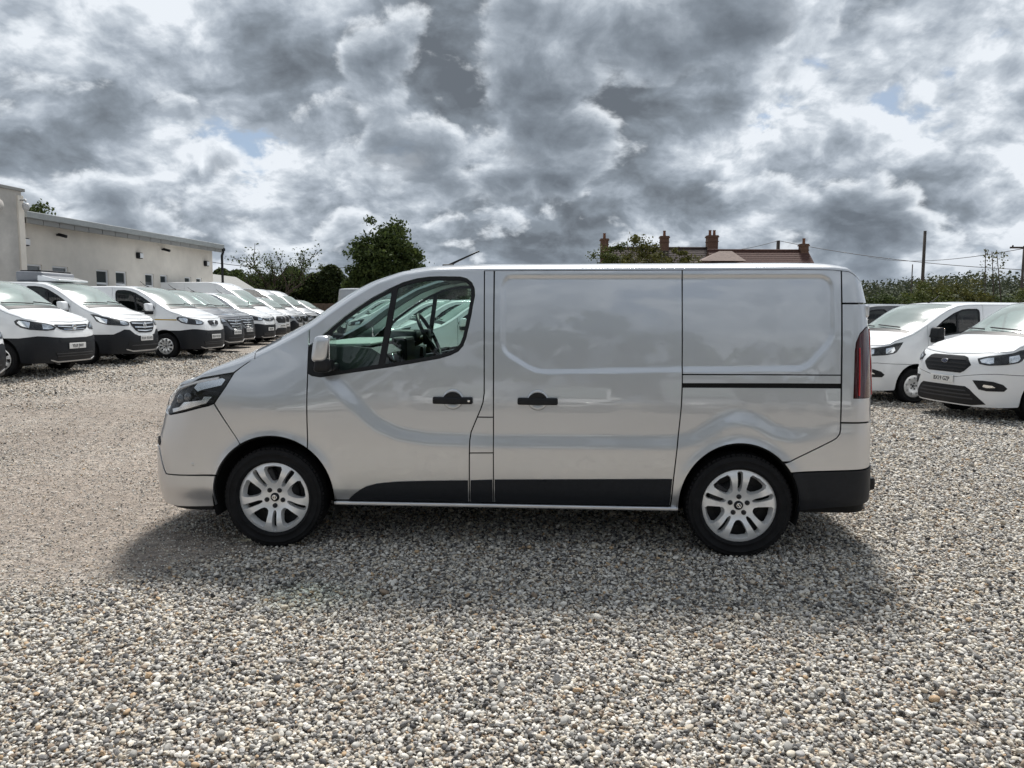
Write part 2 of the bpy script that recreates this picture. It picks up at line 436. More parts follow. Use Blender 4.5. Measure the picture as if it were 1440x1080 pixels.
HERO = dict(W=0.97, x0=-0.47, x1=3.76, xNr=-1.02, xTr=4.05, nN=2.8, nR=3.0,
    xN=[(0.2, -0.96), (0.27, -1.0), (0.33, -1.02), (0.42, -1.02), (0.6, -1.02), (0.72, -1.0), (0.8, -0.965), (0.9, -0.93), (1.0, -0.89), (1.08, -0.80), (1.3, -0.60)],
    xT=[(0.3, 4.05), (0.62, 4.04), (0.9, 4.03), (1.3, 4.01), (1.65, 3.98), (1.8, 3.93), (1.9, 3.87)],
    wz=[(0.2, 0.93), (0.35, 0.95), (0.55, 0.965), (0.8, 0.97), (1.0, 0.965), (1.2, 0.95), (1.45, 0.925), (1.65, 0.898), (1.8, 0.874), (1.9, 0.855)],
    zt=[(('f', 0), 1.02), (('f', 0.5), 1.05), (-0.62, 1.12), (-0.45, 1.17), (-0.25, 1.225), (-0.103, 1.285), (0.0, 1.335), (0.12, 1.40), (0.25, 1.475), (0.40, 1.585), (0.534, 1.675), (0.708, 1.775), (0.887, 1.835), (1.085, 1.864), (1.4, 1.872), (3.4, 1.88), (3.66, 1.878), (3.78, 1.865), (3.86, 1.835), (3.93, 1.795), (4.05, 1.77)],
    detail=hero_detail)
# ================================================================ van parts
def arc(cx, cz, rx, rz, a0, a1, n=28):
    return [(cx + rx * math.cos(rad(a0 + (a1 - a0) * i / n)), cz + rz * math.sin(rad(a0 + (a1 - a0) * i / n))) for i in range(n + 1)]

def densify(poly, h):
    out = []
    n = len(poly)
    for i in range(n):
        a = np.array(poly[i], float); b = np.array(poly[(i + 1) % n], float)
        L = np.hypot(*(b - a))
        if L < 1e-6: continue
        k = max(1, int(math.ceil(L / h)))
        for j in range(k): out.append(a + (b - a) * j / k)
    return np.array(out)

def inset(P, g):
    """move every vertex of a closed polygon inwards by g"""
    if g == 0: return P
    A = 0.5 * np.sum(P[:, 0] * np.roll(P[:, 1], -1) - np.roll(P[:, 0], -1) * P[:, 1])
    d = np.roll(P, -1, 0) - P; d /= np.linalg.norm(d, axis=1, keepdims=True) + 1e-12
    n = np.stack([-d[:, 1], d[:, 0]], 1) * np.sign(A)
    m = n + np.roll(n, 1, 0); m /= np.linalg.norm(m, axis=1, keepdims=True) + 1e-9
    c = np.clip((m * n).sum(1), 0.5, 1)
    return P + m * (g / c)[:, None]

def tri2d(outer, holes=(), h=0.05, hb=None, gap=0.0):
    hb = hb or h * 0.6
    O = inset(densify(outer, hb), gap); Hs = [inset(densify(q, hb), -gap) for q in holes]
    lo = O.min(0); hi = O.max(0)
    gx = np.arange(lo[0] + h * 0.5, hi[0], h); gz = np.arange(lo[1] + h * 0.5, hi[1], h)
    G = np.stack(np.meshgrid(gx, gz), -1).reshape(-1, 2)
    if len(G):
        k = pip(O, G) & (pdist(O, G) > hb * 0.45)
        for q in Hs: k &= ~pip(q, G) & (pdist(q, G) > hb * 0.45)
        G = G[k]
    V = [O] + Hs + [G]; E = []; n = 0
    for q in [O] + Hs:
        m = len(q); E += [(n + i, n + (i + 1) % m) for i in range(m)]; n += m
    V = np.concatenate([q for q in V if len(q)])
    r = delaunay_2d_cdt([Vector(p) for p in V.tolist()], E, [], 0, 1e-7)
    V2 = np.array([p[:] for p in r[0]]); F = np.array([f for f in r[2] if len(f) == 3])
    c = V2[F].mean(1); k = pip(O, c)
    for q in Hs: k &= ~pip(q, c)
    F = F[k]
    ar = (V2[F[:, 1]] - V2[F[:, 0]]); br = (V2[F[:, 2]] - V2[F[:, 0]])
    F = F[np.abs(ar[:, 0] * br[:, 1] - ar[:, 1] * br[:, 0]) > 1e-10]
    return V2, F

def shell(mb, V2, F, P, N, flange):
    """surface triangles with outward normals plus an edge turned inwards by flange"""
    nf = np.cross(P[F[:, 1]] - P[F[:, 0]], P[F[:, 2]] - P[F[:, 0]])
    bad = (nf * N[F].mean(1)).sum(1) < 0
    F = F.copy(); F[bad] = F[bad][:, ::-1]
    mb.add(P, F.tolist(), True, N)
    if flange:
        cnt = {}
        for t in F:
            for a, b in ((t[0], t[1]), (t[1], t[2]), (t[2], t[0])):
                k = (min(a, b), max(a, b)); cnt.setdefault(k, []).append((a, b))
        ed = [v[0] for v in cnt.values() if len(v) == 1]
        V = []; Q = []
        for a, b in ed:
            i = len(V)
            V += [P[a], P[b], P[b] - N[b] * flange, P[a] - N[a] * flange]; Q.append((i + 1, i, i + 3, i + 2))
        mb.add(V, Q, False)

def patch(mb, B, poly, off=0.0, holes=(), side=-1, gap=0.004, flange=0.014, h=0.05, hb=None):
    """a panel cut from the belt surface; poly in (s, z), side -1 is the left flank, 0 spans the front centre"""
    V2, F = tri2d(poly, holes, h, hb, gap)
    s = V2[:, 0] * (side if side else 1)
    P, N = B.surf(s, V2[:, 1], off)
    shell(mb, V2, F, P, N, flange)
    return mb

def cap_point(B, s, w):
    s = np.asarray(s, float); w = np.asarray(w, float)
    E = B.base(s, B.zt(np.abs(s)))
    x = E[..., 0]; ye = np.abs(E[..., 1])
    cr = B.crown(x) * np.clip(ye / (0.75 * B.W), 0, 1) ** 0.8; bow = B.bow(x) * np.clip(ye / (0.6 * B.W), 0, 1)
    n = 2.4
    return np.stack([x - bow * (1 - w * w), ye * w, E[..., 2] + cr * (1 - np.abs(w) ** n) ** (1 / n)], -1)

def cap(mb, B, s0, s1, w0, w1, ns=24, nw=24, off=0.0, flange=0.012):
    ss = np.linspace(s0, s1, ns); t = np.linspace(math.asin(max(-1, w0)), math.asin(min(1, w1)), nw); ww = np.clip(np.sin(t), -0.99999, 0.99999)
    S, Wm = np.meshgrid(ss, ww, indexing='ij'); S = S.ravel(); Wm = Wm.ravel()
    P = cap_point(B, S, Wm); e = 0.004
    ds = cap_point(B, S + e, Wm) - cap_point(B, np.maximum(S - e, 0), Wm)
    wa = np.clip(Wm + 0.004, -0.99999, 0.99999); wb = np.clip(Wm - 0.004, -0.99999, 0.99999)
    dw = cap_point(B, S, wa) - cap_point(B, S, wb)
    N = np.cross(ds, dw); N /= np.linalg.norm(N, axis=1, keepdims=True) + 1e-12
    N[N[:, 2] < 0] *= -1
    P = P + N * off
    F = []
    for i in range(ns - 1):
        for j in range(nw - 1):
            a = i * nw + j; F += [(a, a + nw, a + nw + 1), (a, a + nw + 1, a + 1)]
    F = np.array(F)
    A = np.linalg.norm(np.cross(P[F[:, 1]] - P[F[:, 0]], P[F[:, 2]] - P[F[:, 0]]), axis=1)
    shell(mb, None, F[A > 1e-9], P, N, flange)
    return mb

# ---------------------------------------------------------------- wheels
def spoke_rim(r, holes, hub_in=0.03, thick=0.05):
    """alloy face with openings, domed; outer face looks to -y"""
    out = [(r * math.cos(2 * math.pi * i / 60), r * math.sin(2 * math.pi * i / 60)) for i in range(60)]
    V2, F = tri2d(out, holes, 0.022, 0.014)
    def depth(q):
        rr = np.hypot(q[:, 0], q[:, 1]) / r
        return 0.030 - 0.034 * np.exp(-((rr - 0.72) / 0.33) ** 2) - 0.004 * np.exp(-(rr / 0.16) ** 2) + 0.0 * rr
    e = 1e-3
    d = depth(V2)
    P = np.stack([V2[:, 0], d, V2[:, 1]], 1)
    gx = (depth(V2 + [e, 0]) - depth(V2 - [e, 0])) / (2 * e); gz = (depth(V2 + [0, e]) - depth(V2 - [0, e])) / (2 * e)
    N = np.stack([gx, -np.ones(len(gx)), gz], 1); N /= np.linalg.norm(N, axis=1, keepdims=True)
    mb = MB(); shell(mb, V2, F, P, N, thick)
    # barrel and lip
    mb.lathe([(r * 1.0, 0.012), (r * 1.03, 0.0), (r * 1.05, 0.006), (r * 1.03, 0.02), (r * 0.99, 0.05), (r * 0.96, 0.17)], 48)
    return mb
def rotp(poly, a): 
    c, s = math.cos(rad(a)), math.sin(rad(a))
    return [(c * x - s * y, s * x + c * y) for x, y in poly]
def rim_style(kind, r):
    H = []
    if kind == 'double5':
        for k in range(5):
            a = 72 * k
            big = [(0.41, -0.07), (0.48, -0.125), (0.64, -0.20), (0.80, -0.255), (0.875, -0.23), (0.91, 0.0), (0.875, 0.23), (0.80, 0.255), (0.64, 0.20), (0.48, 0.125), (0.41, 0.07), (0.39, 0)]
            slot = [(0.38, -0.03), (0.46, -0.055), (0.90, -0.075), (0.94, -0.045), (0.94, 0.045), (0.90, 0.075), (0.46, 0.055), (0.38, 0.03), (0.365, 0)]
            H.append([(p[0] * r, p[1] * r) for p in rotp(big, a)]); H.append([(p[0] * r, p[1] * r) for p in rotp(slot, a + 36)])
    elif kind == 'steel':
        for k in range(9): H.append([(p[0] * r, p[1] * r) for p in rotp([(0.62, -0.08), (0.8, -0.1), (0.84, 0), (0.8, 0.1), (0.62, 0.08), (0.58, 0)], 40 * k)])
    elif kind == 'multi':
        for k in range(10): H.append([(p[0] * r, p[1] * r) for p in rotp([(0.30, -0.03), (0.6, -0.12), (0.88, -0.18), (0.9, 0.0), (0.86, 0.13), (0.6, 0.07)], 36 * k)])
    elif kind == 'seven':
        for k in range(7): H.append([(p[0] * r, p[1] * r) for p in rotp([(0.30, -0.05), (0.6, -0.15), (0.86, -0.22), (0.9, 0.0), (0.86, 0.22), (0.6, 0.15), (0.30, 0.05)], 51.43 * k)])
    return H
_wheel_cache = {}
def wheel(root, loc, R, r, kind='double5', spin=0, out=-1, matr=None, name='wheel', seg=48):
    """wheel at loc; out is the sign of y its face looks to; part wheel > tyre, brake_disc, centre_cap, wheel_bolt"""
    matr = matr or ALLOY
    key = (R, r, kind, matr.name)
    if key not in _wheel_cache:
        rim = spoke_rim(r, rim_style(kind, r)).mesh('wheel'); rim.materials.append(matr)
        t = MB()
        prof = [(r * 0.985, 0.010), (r * 1.0, -0.002), (r + 0.10 * (R - r), -0.010), (r + 0.13 * (R - r), -0.014), (r + 0.17 * (R - r), -0.014), (r + 0.20 * (R - r), -0.010), (r + 0.36 * (R - r), -0.013), (r + 0.55 * (R - r), -0.014), (r + 0.57 * (R - r), -0.016), (r + 0.60 * (R - r), -0.016), (r + 0.62 * (R - r), -0.013), (r + 0.80 * (R - r), -0.006), (r + 0.83 * (R - r), -0.007), (r + 0.86 * (R - r), -0.003), (R - 0.014, 0.010), (R - 0.004, 0.026), (R, 0.05)]
        for k in range(4): prof += [(R, 0.052 + k * 0.032), (R - 0.009, 0.054 + k * 0.032), (R - 0.009, 0.060 + k * 0.032), (R, 0.062 + k * 0.032)]
        prof += [(R - 0.004, 0.19), (R - 0.02, 0.205), (r + 0.5 * (R - r), 0.222), (r, 0.205)]
        t.lathe(prof, 64)
        # shoulder blocks
        for k in range(64):
            a = 2 * math.pi * k / 64
            t.box(((R - 0.0085) * math.cos(a), 0.022, (R - 0.0085) * math.sin(a)), (0.012, 0.026, 0.022), rot=(0, -a, 0))
        ty = t.mesh('tyre'); ty.materials.append(RUBBER)
        b = MB(); b.lathe([(0.0, 0.085), (r * 0.62, 0.085), (r * 0.62, 0.105), (0.0, 0.105)], 40); b.box((r * 0.55, 0.075, r * 0.25), (0.09, 0.06, 0.11), rot=(0, -0.4, 0), bev=0.01)
        b.lathe([(0.0, 0.112), (r * 0.95, 0.112)], 40)
        bd = b.mesh('brake_disc'); bd.materials.append(STEELG)
        c = MB(); c.lathe([(0.0, -0.004), (0.020, -0.004), (0.026, 0.0), (0.030, 0.006), (0.030, 0.03)], 24); cc = c.mesh('centre_cap'); cc.materials.append(BLACK)
        g = MB(); g.lathe([(0.011, -0.0055), (0.014, -0.007), (0.017, -0.0055)], 20); g.box((0, -0.0062, 0), (0.036, 0.002, 0.006)); gm = g.mesh('cap_emblem'); gm.materials.append(CHROME)
        q = MB(); q.lathe([(0.0, 0.0), (0.009, 0.0), (0.0115, 0.004), (0.0115, 0.02)], 12); q.lathe([(0.0115, 0.003), (0.016, 0.001), (0.016, 0.012)], 12); qb = q.mesh('wheel_bolt'); qb.materials.append(STEELG)
        _wheel_cache[key] = (rim, ty, bd, cc, gm, qb)
    rim, ty, bd, cc, gm, qb = _wheel_cache[key]
    w = link(name, rim, root); w.location = loc
    w.rotation_euler = (0, rad(spin), 0 if out < 0 else math.pi)
    link('tyre', ty, w); link('brake_disc', bd, w)
    o = link('centre_cap', cc, w); o.location = (0, 0.016, 0)
    link('cap_emblem', gm, w).location = (0, 0.016, 0)
    for k in range(5):
        a = rad(72 * k + 36); q = link('wheel_bolt', qb, w); q.location = (0.058 * math.cos(a), 0.017, 0.058 * math.sin(a))
    return w

def wheel_well(mb, cx, cz, R, y0, y1):
    """dark liner: inside of a drum over the wheel plus its inner wall"""
    n = 24; V = []; F = []
    for y in (y0, y1):
        for k in range(n + 1):
            a = rad(-20 + 220 * k / n); V.append((cx + R * math.cos(a), y, cz + R * math.sin(a)))
    for k in range(n): F.append((k, k + 1, n + 2 + k, n + 1 + k))
    V.append((cx, y1, cz)); c = len(V) - 1
    for k in range(n): F.append((n + 1 + k, n + 2 + k, c))
    mb.add(V, F, True)

def text_mesh(body, size, depth=0.001, bold=0.0):
    cu = bpy.data.curves.new('lettering', 'FONT'); cu.body = body; cu.size = size; cu.align_x = 'CENTER'; cu.align_y = 'CENTER'
    cu.extrude = depth; cu.offset = bold; cu.resolution_u = 2
    o = bpy.data.objects.new('lettering', cu)
    me = bpy.data.meshes.new_from_object(o); bpy.data.objects.remove(o)
    return me

def front_plate(root, B, z, text=None, yc=0.0, zh=0.115):
    x = float(B.xN(z)) - 0.022
    p = MB().box((x, yc, z), (0.012, 0.52, zh), bev=0.004).build('number_plate', PLATE, root)
    if text:
        me = text_mesh(text, 0.092, 0.001, 0.0012); me.materials.append(INK)
        t = link('plate_lettering', me, p); t.location = (x - 0.0075, yc, z - 0.004); t.rotation_euler = (math.pi / 2, 0, -math.pi / 2); t.scale = (0.92, 1.0, 1.0)
    return p

def rounded_block(c, d, seg=3, taper=None, bev=0.04):
    bm = bmesh.new(); bmesh.ops.create_cube(bm, size=1.0)
    for q in bm.verts: q.co = Vector((q.co.x * d[0], q.co.y * d[1], q.co.z * d[2]))
    bmesh.ops.bevel(bm, geom=list(bm.edges), offset=bev, segments=seg, profile=0.6, affect='EDGES')
    V = np.array([q.co[:] for q in bm.verts]); bm.verts.index_update(); F = [[q.index for q in f.verts] for f in bm.faces]; bm.free()
    if taper is not None: V = taper(V)
    return V + np.array(c), F

def mirror_part(root, x, y, z, side, mat, scale=1.0, name='door_mirror'):
    """housing on a black foot; leans back like the door glass"""
    def tp(V):
        V = V.copy(); t = V[:, 2] / 0.13
        V[:, 0] += 0.018 * np.clip(t, -1, 1) + 0.01 * (V[:, 1] / 0.1) * side
        return V * scale
    cpt = MB(); cpt.add(*rounded_block((x, y, z + 0.045 * scale), (0.125, 0.22, 0.20), 4, tp, 0.05))
    m = cpt.build(name, mat, root)
    b = MB(); b.add(*rounded_block((x + 0.012 * scale, y, z - 0.075 * scale), (0.13, 0.20, 0.11), 3, tp, 0.035))
    b.box((x + 0.035 * scale, y - side * 0.11 * scale, z - 0.10 * scale), (0.09 * scale, 0.14 * scale, 0.06 * scale), bev=0.015)
    b.build('mirror_base', BLACK, m)
    g = MB(); g.box((x + 0.078 * scale, y, z + 0.04 * scale), (0.006, 0.18 * scale, 0.165 * scale), bev=0.002); g.build('mirror_glass', CHROME, m)
    return m

def ztop(B, xa, xb, n=24, dz=0.0):
    """points (s, z) along the top line between two side positions"""
    sa, sb = float(B.sx(xa)), float(B.sx(xb))
    return [(s, float(B.zt(s)) + dz) for s in np.linspace(sa, sb, n)]

def SZ(B, pts):
    return [(float(B.sx(x, z)), z) for x, z in pts]

def cabin(root, B, full=True, xbulk=1.5, dz=0.0):
    """dashboard, seats, steering wheel, bulkhead and lining of the cab"""
    w = float(B.wz(1.3)) - 0.07
    d = MB()
    prof = [(0.02, 1.22), (0.30, 1.285), (0.52, 1.30), (0.66, 1.285), (0.73, 1.24), (0.72, 1.12), (0.62, 1.02), (0.58, 0.90), (0.02, 0.90)]
    d.prism([(x, z + dz) for x, z in prof], -w + 0.02, w - 0.02, 'xz')
    dash = d.build('dashboard', DASH, root); fix_normals(dash.data)
    MB().box((0.40, 0, 1.302 + dz), (0.50, 2 * w - 0.12, 0.02), rot=(0, -0.03, 0), bev=0.008).build('dash_top', DASHP, dash)
    if full:
        MB().box((0.70, 0.02, 1.235 + dz), (0.12, 0.36, 0.20), bev=0.02).build('centre_console', BLACK, dash)
        MB().box((0.735, -0.52, 1.19 + dz), (0.03, 0.20, 0.09), bev=0.01).build('air_vent', BLACK, dash); MB().box((0.735, 0.70, 1.19 + dz), (0.03, 0.16, 0.09), bev=0.01).build('air_vent', BLACK, dash)
        f = MB(); f.tube([(0.755, -0.63, 1.235 + dz), (0.765, -0.61, 1.16 + dz), (0.765, -0.58, 1.13 + dz), (0.765, -0.46, 1.13 + dz), (0.755, -0.42, 1.16 + dz)], 0.006, 6); f.build('vent_trim', CHROME, dash)
        bn = MB(); bn.add(*rounded_block((0.66, 0.40, 1.335 + dz), (0.22, 0.42, 0.09), 2, None, 0.03)); bn.build('instrument_binnacle', DASH, dash)
    # steering wheel on the driver's (right) side
    s = MB(); c = Vector((0.84, 0.40, 1.335 + dz)); ax = Vector((math.cos(rad(28)), 0, math.sin(rad(28))))
    e1 = Vector((0, 1, 0)); e2 = ax.cross(e1).normalized()
    ring = [c + (e1 * math.cos(2 * math.pi * i / 28) + e2 * math.sin(2 * math.pi * i / 28)) * 0.19 for i in range(29)]
    s.tube(ring, 0.016, 8, cap=False)
    for a in (0, math.pi, -math.pi / 2 if e2.z > 0 else math.pi / 2):
        s.tube([c - ax * 0.02, c + (e1 * math.cos(a) + e2 * math.sin(a)) * 0.185], 0.014, 6)
    s.add(*rounded_block(c - ax * 0.02, (0.05, 0.15, 0.13), 2, None, 0.02))
    s.tube([c, c - ax * 0.35], 0.03, 8)
    s.build('steering_wheel', BLACK, root)
    for y, wd in ((0.42, 0.50), (-0.30, 0.86)):
        q = MB()
        q.add(*rounded_block((1.18, y, 0.86 + dz), (0.48, wd, 0.16), 3, None, 0.06))
        q.add(*rounded_block((1.41, y, 1.20 + dz), (0.13, wd, 0.62), 3, lambda V: V + np.stack([0.12 * V[:, 2], 0 * V[:, 0], 0 * V[:, 0]], 1), 0.05))
        q.add(*rounded_block((1.445, y if wd < 0.6 else -0.50, 1.60 + dz), (0.09, 0.26, 0.18), 3, None, 0.04))
        if wd > 0.6: q.add(*rounded_block((1.445, -0.12, 1.60 + dz), (0.09, 0.26, 0.18), 3, None, 0.04))
        q.build('seat', SEATM, root)
    b = MB(); b.box((xbulk, 0, 1.09), (0.02, 1.58, 1.40)); b.build('bulkhead', LINER, root)
    MB().box((0.96, 0, 0.50), (1.02, 1.75, 0.04)).build('cab_floor', DARK, root)
    h = MB(); s0, s1 = float(B.sx(0.98)), float(B.sx(xbulk - 0.02)); cap(h, B, s0, s1, -0.97, 0.97, 8, 14, off=-0.035, flange=0); h.build('headlining', LINER, root)

def underbody(root, B, archs, zb=0.30, xbulk=1.5, wells=0.42):
    """dark inner shell behind the panel gaps, wheel wells and floor"""
    m = MB()
    L = B.L
    for side in (-1, 1):
        low = []
        # lower outline from the front centre to the rear centre with both arches cut out
        pts = [(0.0, zb)]
        for (cx, cz, rx, rz) in archs:
            A = arc(cx, cz, rx - 0.004, rz - 0.004, 180, 0, 24)
            A = [(float(B.sx(x)), z) for x, z in A if z > zb + 0.005]
            pts += [(A[0][0], zb)] + A + [(A[-1][0], zb)]
        pts += [(L, zb), (L, 1.10), (float(B.sx(B.x1 - 0.02)), 1.10)]
        sz = [(s, float(B.zt(s)) - 0.004) for s in np.linspace(float(B.sx(B.x1 - 0.02)), float(B.sx(xbulk - 0.12)), 10)]
        pts += sz + [(float(B.sx(xbulk - 0.12)), 1.10), (float(B.sx(0.2)), 1.10), (float(B.sx(B.x0)), 1.06), (0.0, 0.98)]
        patch(m, B, pts, -0.022, side=side, gap=0, flange=0, h=0.12, hb=0.08)
        for (cx, cz, rx, rz) in archs: wheel_well(m, cx, cz, rx + 0.012, side * (B.W - 0.015), side * (B.W - 0.36))
    m.box(((B.x0 + B.x1) / 2, 0, zb + 0.01), (B.x1 - B.x0 + 0.5, 1.62 * B.W - 0.5, 0.05))
    m.box(((archs[0][0] + archs[1][0]) / 2, 0, zb + 0.02), (archs[1][0] - archs[0][0] - 0.86, 1.82 * B.W, 0.05))
    m.tube([(archs[0][0], -0.75, archs[0][1]), (archs[0][0], 0.75, archs[0][1])], 0.05, 8)
    m.tube([(archs[1][0], -0.75, archs[1][1]), (archs[1][0], 0.75, archs[1][1])], 0.06, 8)
    m.build('underbody', DARK, root)

def lamp(root, B, poly, side, inner=None, name='headlight', off=0.004, dark=True):
    """headlight: black bowl, bright reflectors, clear cover"""
    b = MB(); patch(b, B, poly, off, side=side, gap=0.0, flange=0.02, h=0.04, hb=0.03)
    o = b.build(name, BLACK if dark else REFL, root)
    for q in inner or []:
        r = MB(); patch(r, B, q, off + 0.004, side=side, gap=0.0, flange=0.01, h=0.04, hb=0.03); r.build('reflector', REFL, o)
    c = MB(); patch(c, B, poly, off + 0.011, side=side, gap=0.001, flange=0.006, h=0.04, hb=0.03); c.build('lamp_cover', G_LAMP, o)
    return o
# ================================================================ the silver van in front
LENSD = simple('lens_dark', (0.05, 0.055, 0.06), 0.08, coat=1.0)
def build_hero():
    B = Body(HERO)
    B.crown = table([(-1.0, 0.02), (-0.7, 0.045), (-0.3, 0.075), (0.0, 0.07), (0.3, 0.05), (0.7, 0.05), (1.0, 0.065), (1.4, 0.072), (3.5, 0.072), (3.7, 0.07), (3.9, 0.05)], 0.1)
    B.bow = table([(-1.0, 0.0), (-0.5, 0.02), (-0.1, 0.16), (0.1, 0.20), (0.6, 0.20), (1.0, 0.12), (1.5, 0.0), (3.9, 0.0)], 0.1)
    root = empty('panel_van')
    tag(root, 'silver panel van parked side-on in the middle of the gravel yard, nose to the left', 'van')
    FA = (0.004, 0.36, 0.412, 0.412); RA = (3.088, 0.355, 0.382, 0.408)
    sq = lambda pts: SZ(B, pts)
    def both(name, poly, mat, off=0.0, holes=(), h=0.028, parent=None, gap=0.004, flange=0.014, hb=None):
        res = []
        for side in (-1, 1):
            m = MB(); hh = h if side < 0 else 0.09
            patch(m, B, poly, off, holes, side, gap, flange, hh, hb if side < 0 else 0.05)
            p = parent[0 if side < 0 else 1] if parent else root
            res.append(m.build(name, mat, p))
        return res
    zt = lambda x: float(B.zt(B.sx(x)))
    # --- front wing
    wing = sq(arc(*FA, 53.3, 121, 24)) + sq([(-0.38, 0.985), (-0.305, 1.097), (-0.252, 1.19)])
    hl = [(-0.252, 1.19), (-0.20, 1.233), (-0.14, 1.275)]
    wing += sq(hl[1:]) + ztop(B, -0.115, 0.250, 16, 0.006)
    both('front_wing', wing, P_SILVER)
    # --- front door with its window opening
    DLO = [(0.177, 1.289), (0.244, 1.362), (0.399, 1.492), (0.49, 1.566), (0.578, 1.628), (0.68, 1.693), (0.79, 1.750), (0.88, 1.791), (0.969, 1.816), (1.05, 1.828), (1.12, 1.831), (1.26, 1.829), (1.305, 1.818), (1.339, 1.789), (1.355, 1.75), (1.357, 1.708), (1.335, 1.58), (1.305, 1.433), (1.285, 1.38), (1.254, 1.344), (1.20, 1.317), (1.128, 1.296), (0.798, 1.237), (0.337, 1.168), (0.279, 1.177), (0.23, 1.198), (0.202, 1.224), (0.183, 1.255)]
    dloD = [p for p in DLO if p[0] > 0.262]
    left = [(0.2585, 1.373), (0.2585, 1.188)]
    dl = [left[0]] + [p for p in DLO[2:23]] + [(0.337, 1.168), (0.279, 1.177), left[1]]
    door = sq([(0.2505, 0.69)]) + ztop(B, 0.2505, 1.42, 40, 0.006) + sq([(1.424, 1.5), (1.428, 1.07), (1.42, 1.01), (1.405, 0.965), (1.379, 0.903), (1.342, 0.813), (1.334, 0.76), (1.332, 0.675), (1.3295, 0.338), (0.4165, 0.338)]) + sq(arc(*FA, -3, 53.2, 16)[:-1])
    doors = both('front_door', door, P_SILVER, holes=[sq(dl)], h=0.018, hb=0.014)
    # black glass surround: quarter piece on the wing and frame round the opening
    frame_out = sq(DLO); 
    inn = inset(densify(sq(DLO), 0.02), 0.020)
    glass_q = [(0.405, 1.462), (0.50, 1.545), (0.60, 1.618), (0.70, 1.68), (0.806, 1.735), (0.722, 1.252), (0.47, 1.208), (0.43, 1.23), (0.405, 1.30)]
    glass_m = [(0.845, 1.756), (0.90, 1.778), (0.969, 1.795), (1.05, 1.807), (1.12, 1.810), (1.26, 1.808), (1.295, 1.799), (1.318, 1.78), (1.333, 1.75), (1.335, 1.708), (1.313, 1.58), (1.283, 1.437), (1.265, 1.392), (1.238, 1.362), (1.19, 1.336), (1.122, 1.317), (0.80, 1.260), (0.765, 1.254)]
    both('window_surround', frame_out, BLACK, off=-0.004, holes=[sq(glass_q), sq(glass_m)], gap=0.0, flange=0.02, h=0.03, parent=doors)
    qs = both('quarter_glass', sq(glass_q), G_SIDE, off=-0.010, gap=-0.004, flange=0, h=0.06, parent=doors)
    both('door_glass', sq(glass_m), G_SIDE, off=-0.010, gap=-0.004, flange=0, h=0.06, parent=doors)
    # --- pillar, filler flap and sill piece between the doors
    both('pillar_panel', ztop(B, 1.42, 1.484, 3) + sq([(1.4895, 0.912), (1.383, 0.912), (1.405, 0.965), (1.42, 1.01), (1.428, 1.07), (1.424, 1.5)]), P_SILVER, h=0.02)
    both('filler_flap', sq([(1.383, 0.912), (1.4895, 0.912), (1.491, 0.678), (1.332, 0.675), (1.334, 0.76), (1.342, 0.813)]), P_SILVER, h=0.02)
    sp = both('sill_panel', sq([(1.332, 0.675), (1.491, 0.678), (1.491, 0.338), (1.3295, 0.338)]), P_SILVER, h=0.02)
    # --- sliding door and its rail
    sd_poly = ztop(B, 1.486, 2.709, 30) + sq([(2.712, 1.142), (2.708, 1.0), (2.70, 0.9), (2.666, 0.524), (2.654, 0.338), (1.491, 0.338)])
    sdoors = both('sliding_door', sd_poly, P_SILVER, h=0.0125, hb=0.012)
    # --- rear quarter
    both('upper_quarter_panel', ztop(B, 2.709, 3.714, 24) + sq([(3.711, 1.207), (2.7115, 1.202)]), P_SILVER, h=0.0115, hb=0.012)
    both('rail_cover', sq([(2.7115, 1.202), (3.711, 1.207), (3.711, 1.150), (2.712, 1.143)]), P_SILVER, h=0.03)
    both('door_rail', sq([(2.714, 1.147), (3.709, 1.154), (3.709, 1.122), (2.714, 1.117)]), DARK, off=-0.014, gap=0, flange=0, h=0.08)
    arc_r = sq(arc(*RA, 46, 184, 36))
    both('lower_quarter_panel', sq([(2.712, 1.121), (3.711, 1.126), (3.713, 0.86), (3.708, 0.832), (3.69, 0.806), (3.662, 0.787), (3.50, 0.70), (3.40, 0.648)]) + arc_r + sq([(2.70, 0.315), (2.66, 0.315), (2.654, 0.338), (2.666, 0.524), (2.70, 0.9), (2.708, 1.0)]), P_SILVER, h=0.022)
    # --- rear corner: pillar in two pieces with the lamp, painted and black bumper
    se = B.L - 0.62
    def rear_s(x, z): return float(B.sx(x, z))
    both('rear_pillar_top', [(float(B.sx(3.715)), z) for z in (1.664,)] + [(s, float(B.zt(s))) for s in np.linspace(float(B.sx(3.715)), se, 12)] + [(se, 1.664)], P_SILVER, h=0.03)
    tl = [(5.75, 1.515), (5.70, 1.505), (5.64, 1.472), (5.604, 1.413), (5.594, 1.355), (5.585, 1.062), (5.90, 1.062), (5.90, 1.515)]
    tl = [(float(B.sx(3.795)) + (s - 5.585) * 0.95, z) for s, z in tl]
    pil = both('rear_pillar', [(float(B.sx(3.715)), 1.660), (se, 1.660), (se, 0.905), (float(B.sx(3.7135)), 0.905)], P_SILVER, holes=[tl], h=0.03)
    lamps = both('tail_light', tl, REDD, off=0.006, gap=0.0, flange=0.03, h=0.03)
    t0 = tl[0][0]
    both('lamp_edge', [(t0 + 0.03, 1.50), (t0 + 0.13, 1.50), (t0 + 0.13, 1.075), (t0 + 0.045, 1.075), (t0 + 0.045, 1.15), (t0 + 0.03, 1.22), (t0 + 0.03, 1.38)], RED, off=0.010, gap=0, flange=0.006, h=0.03, parent=lamps)
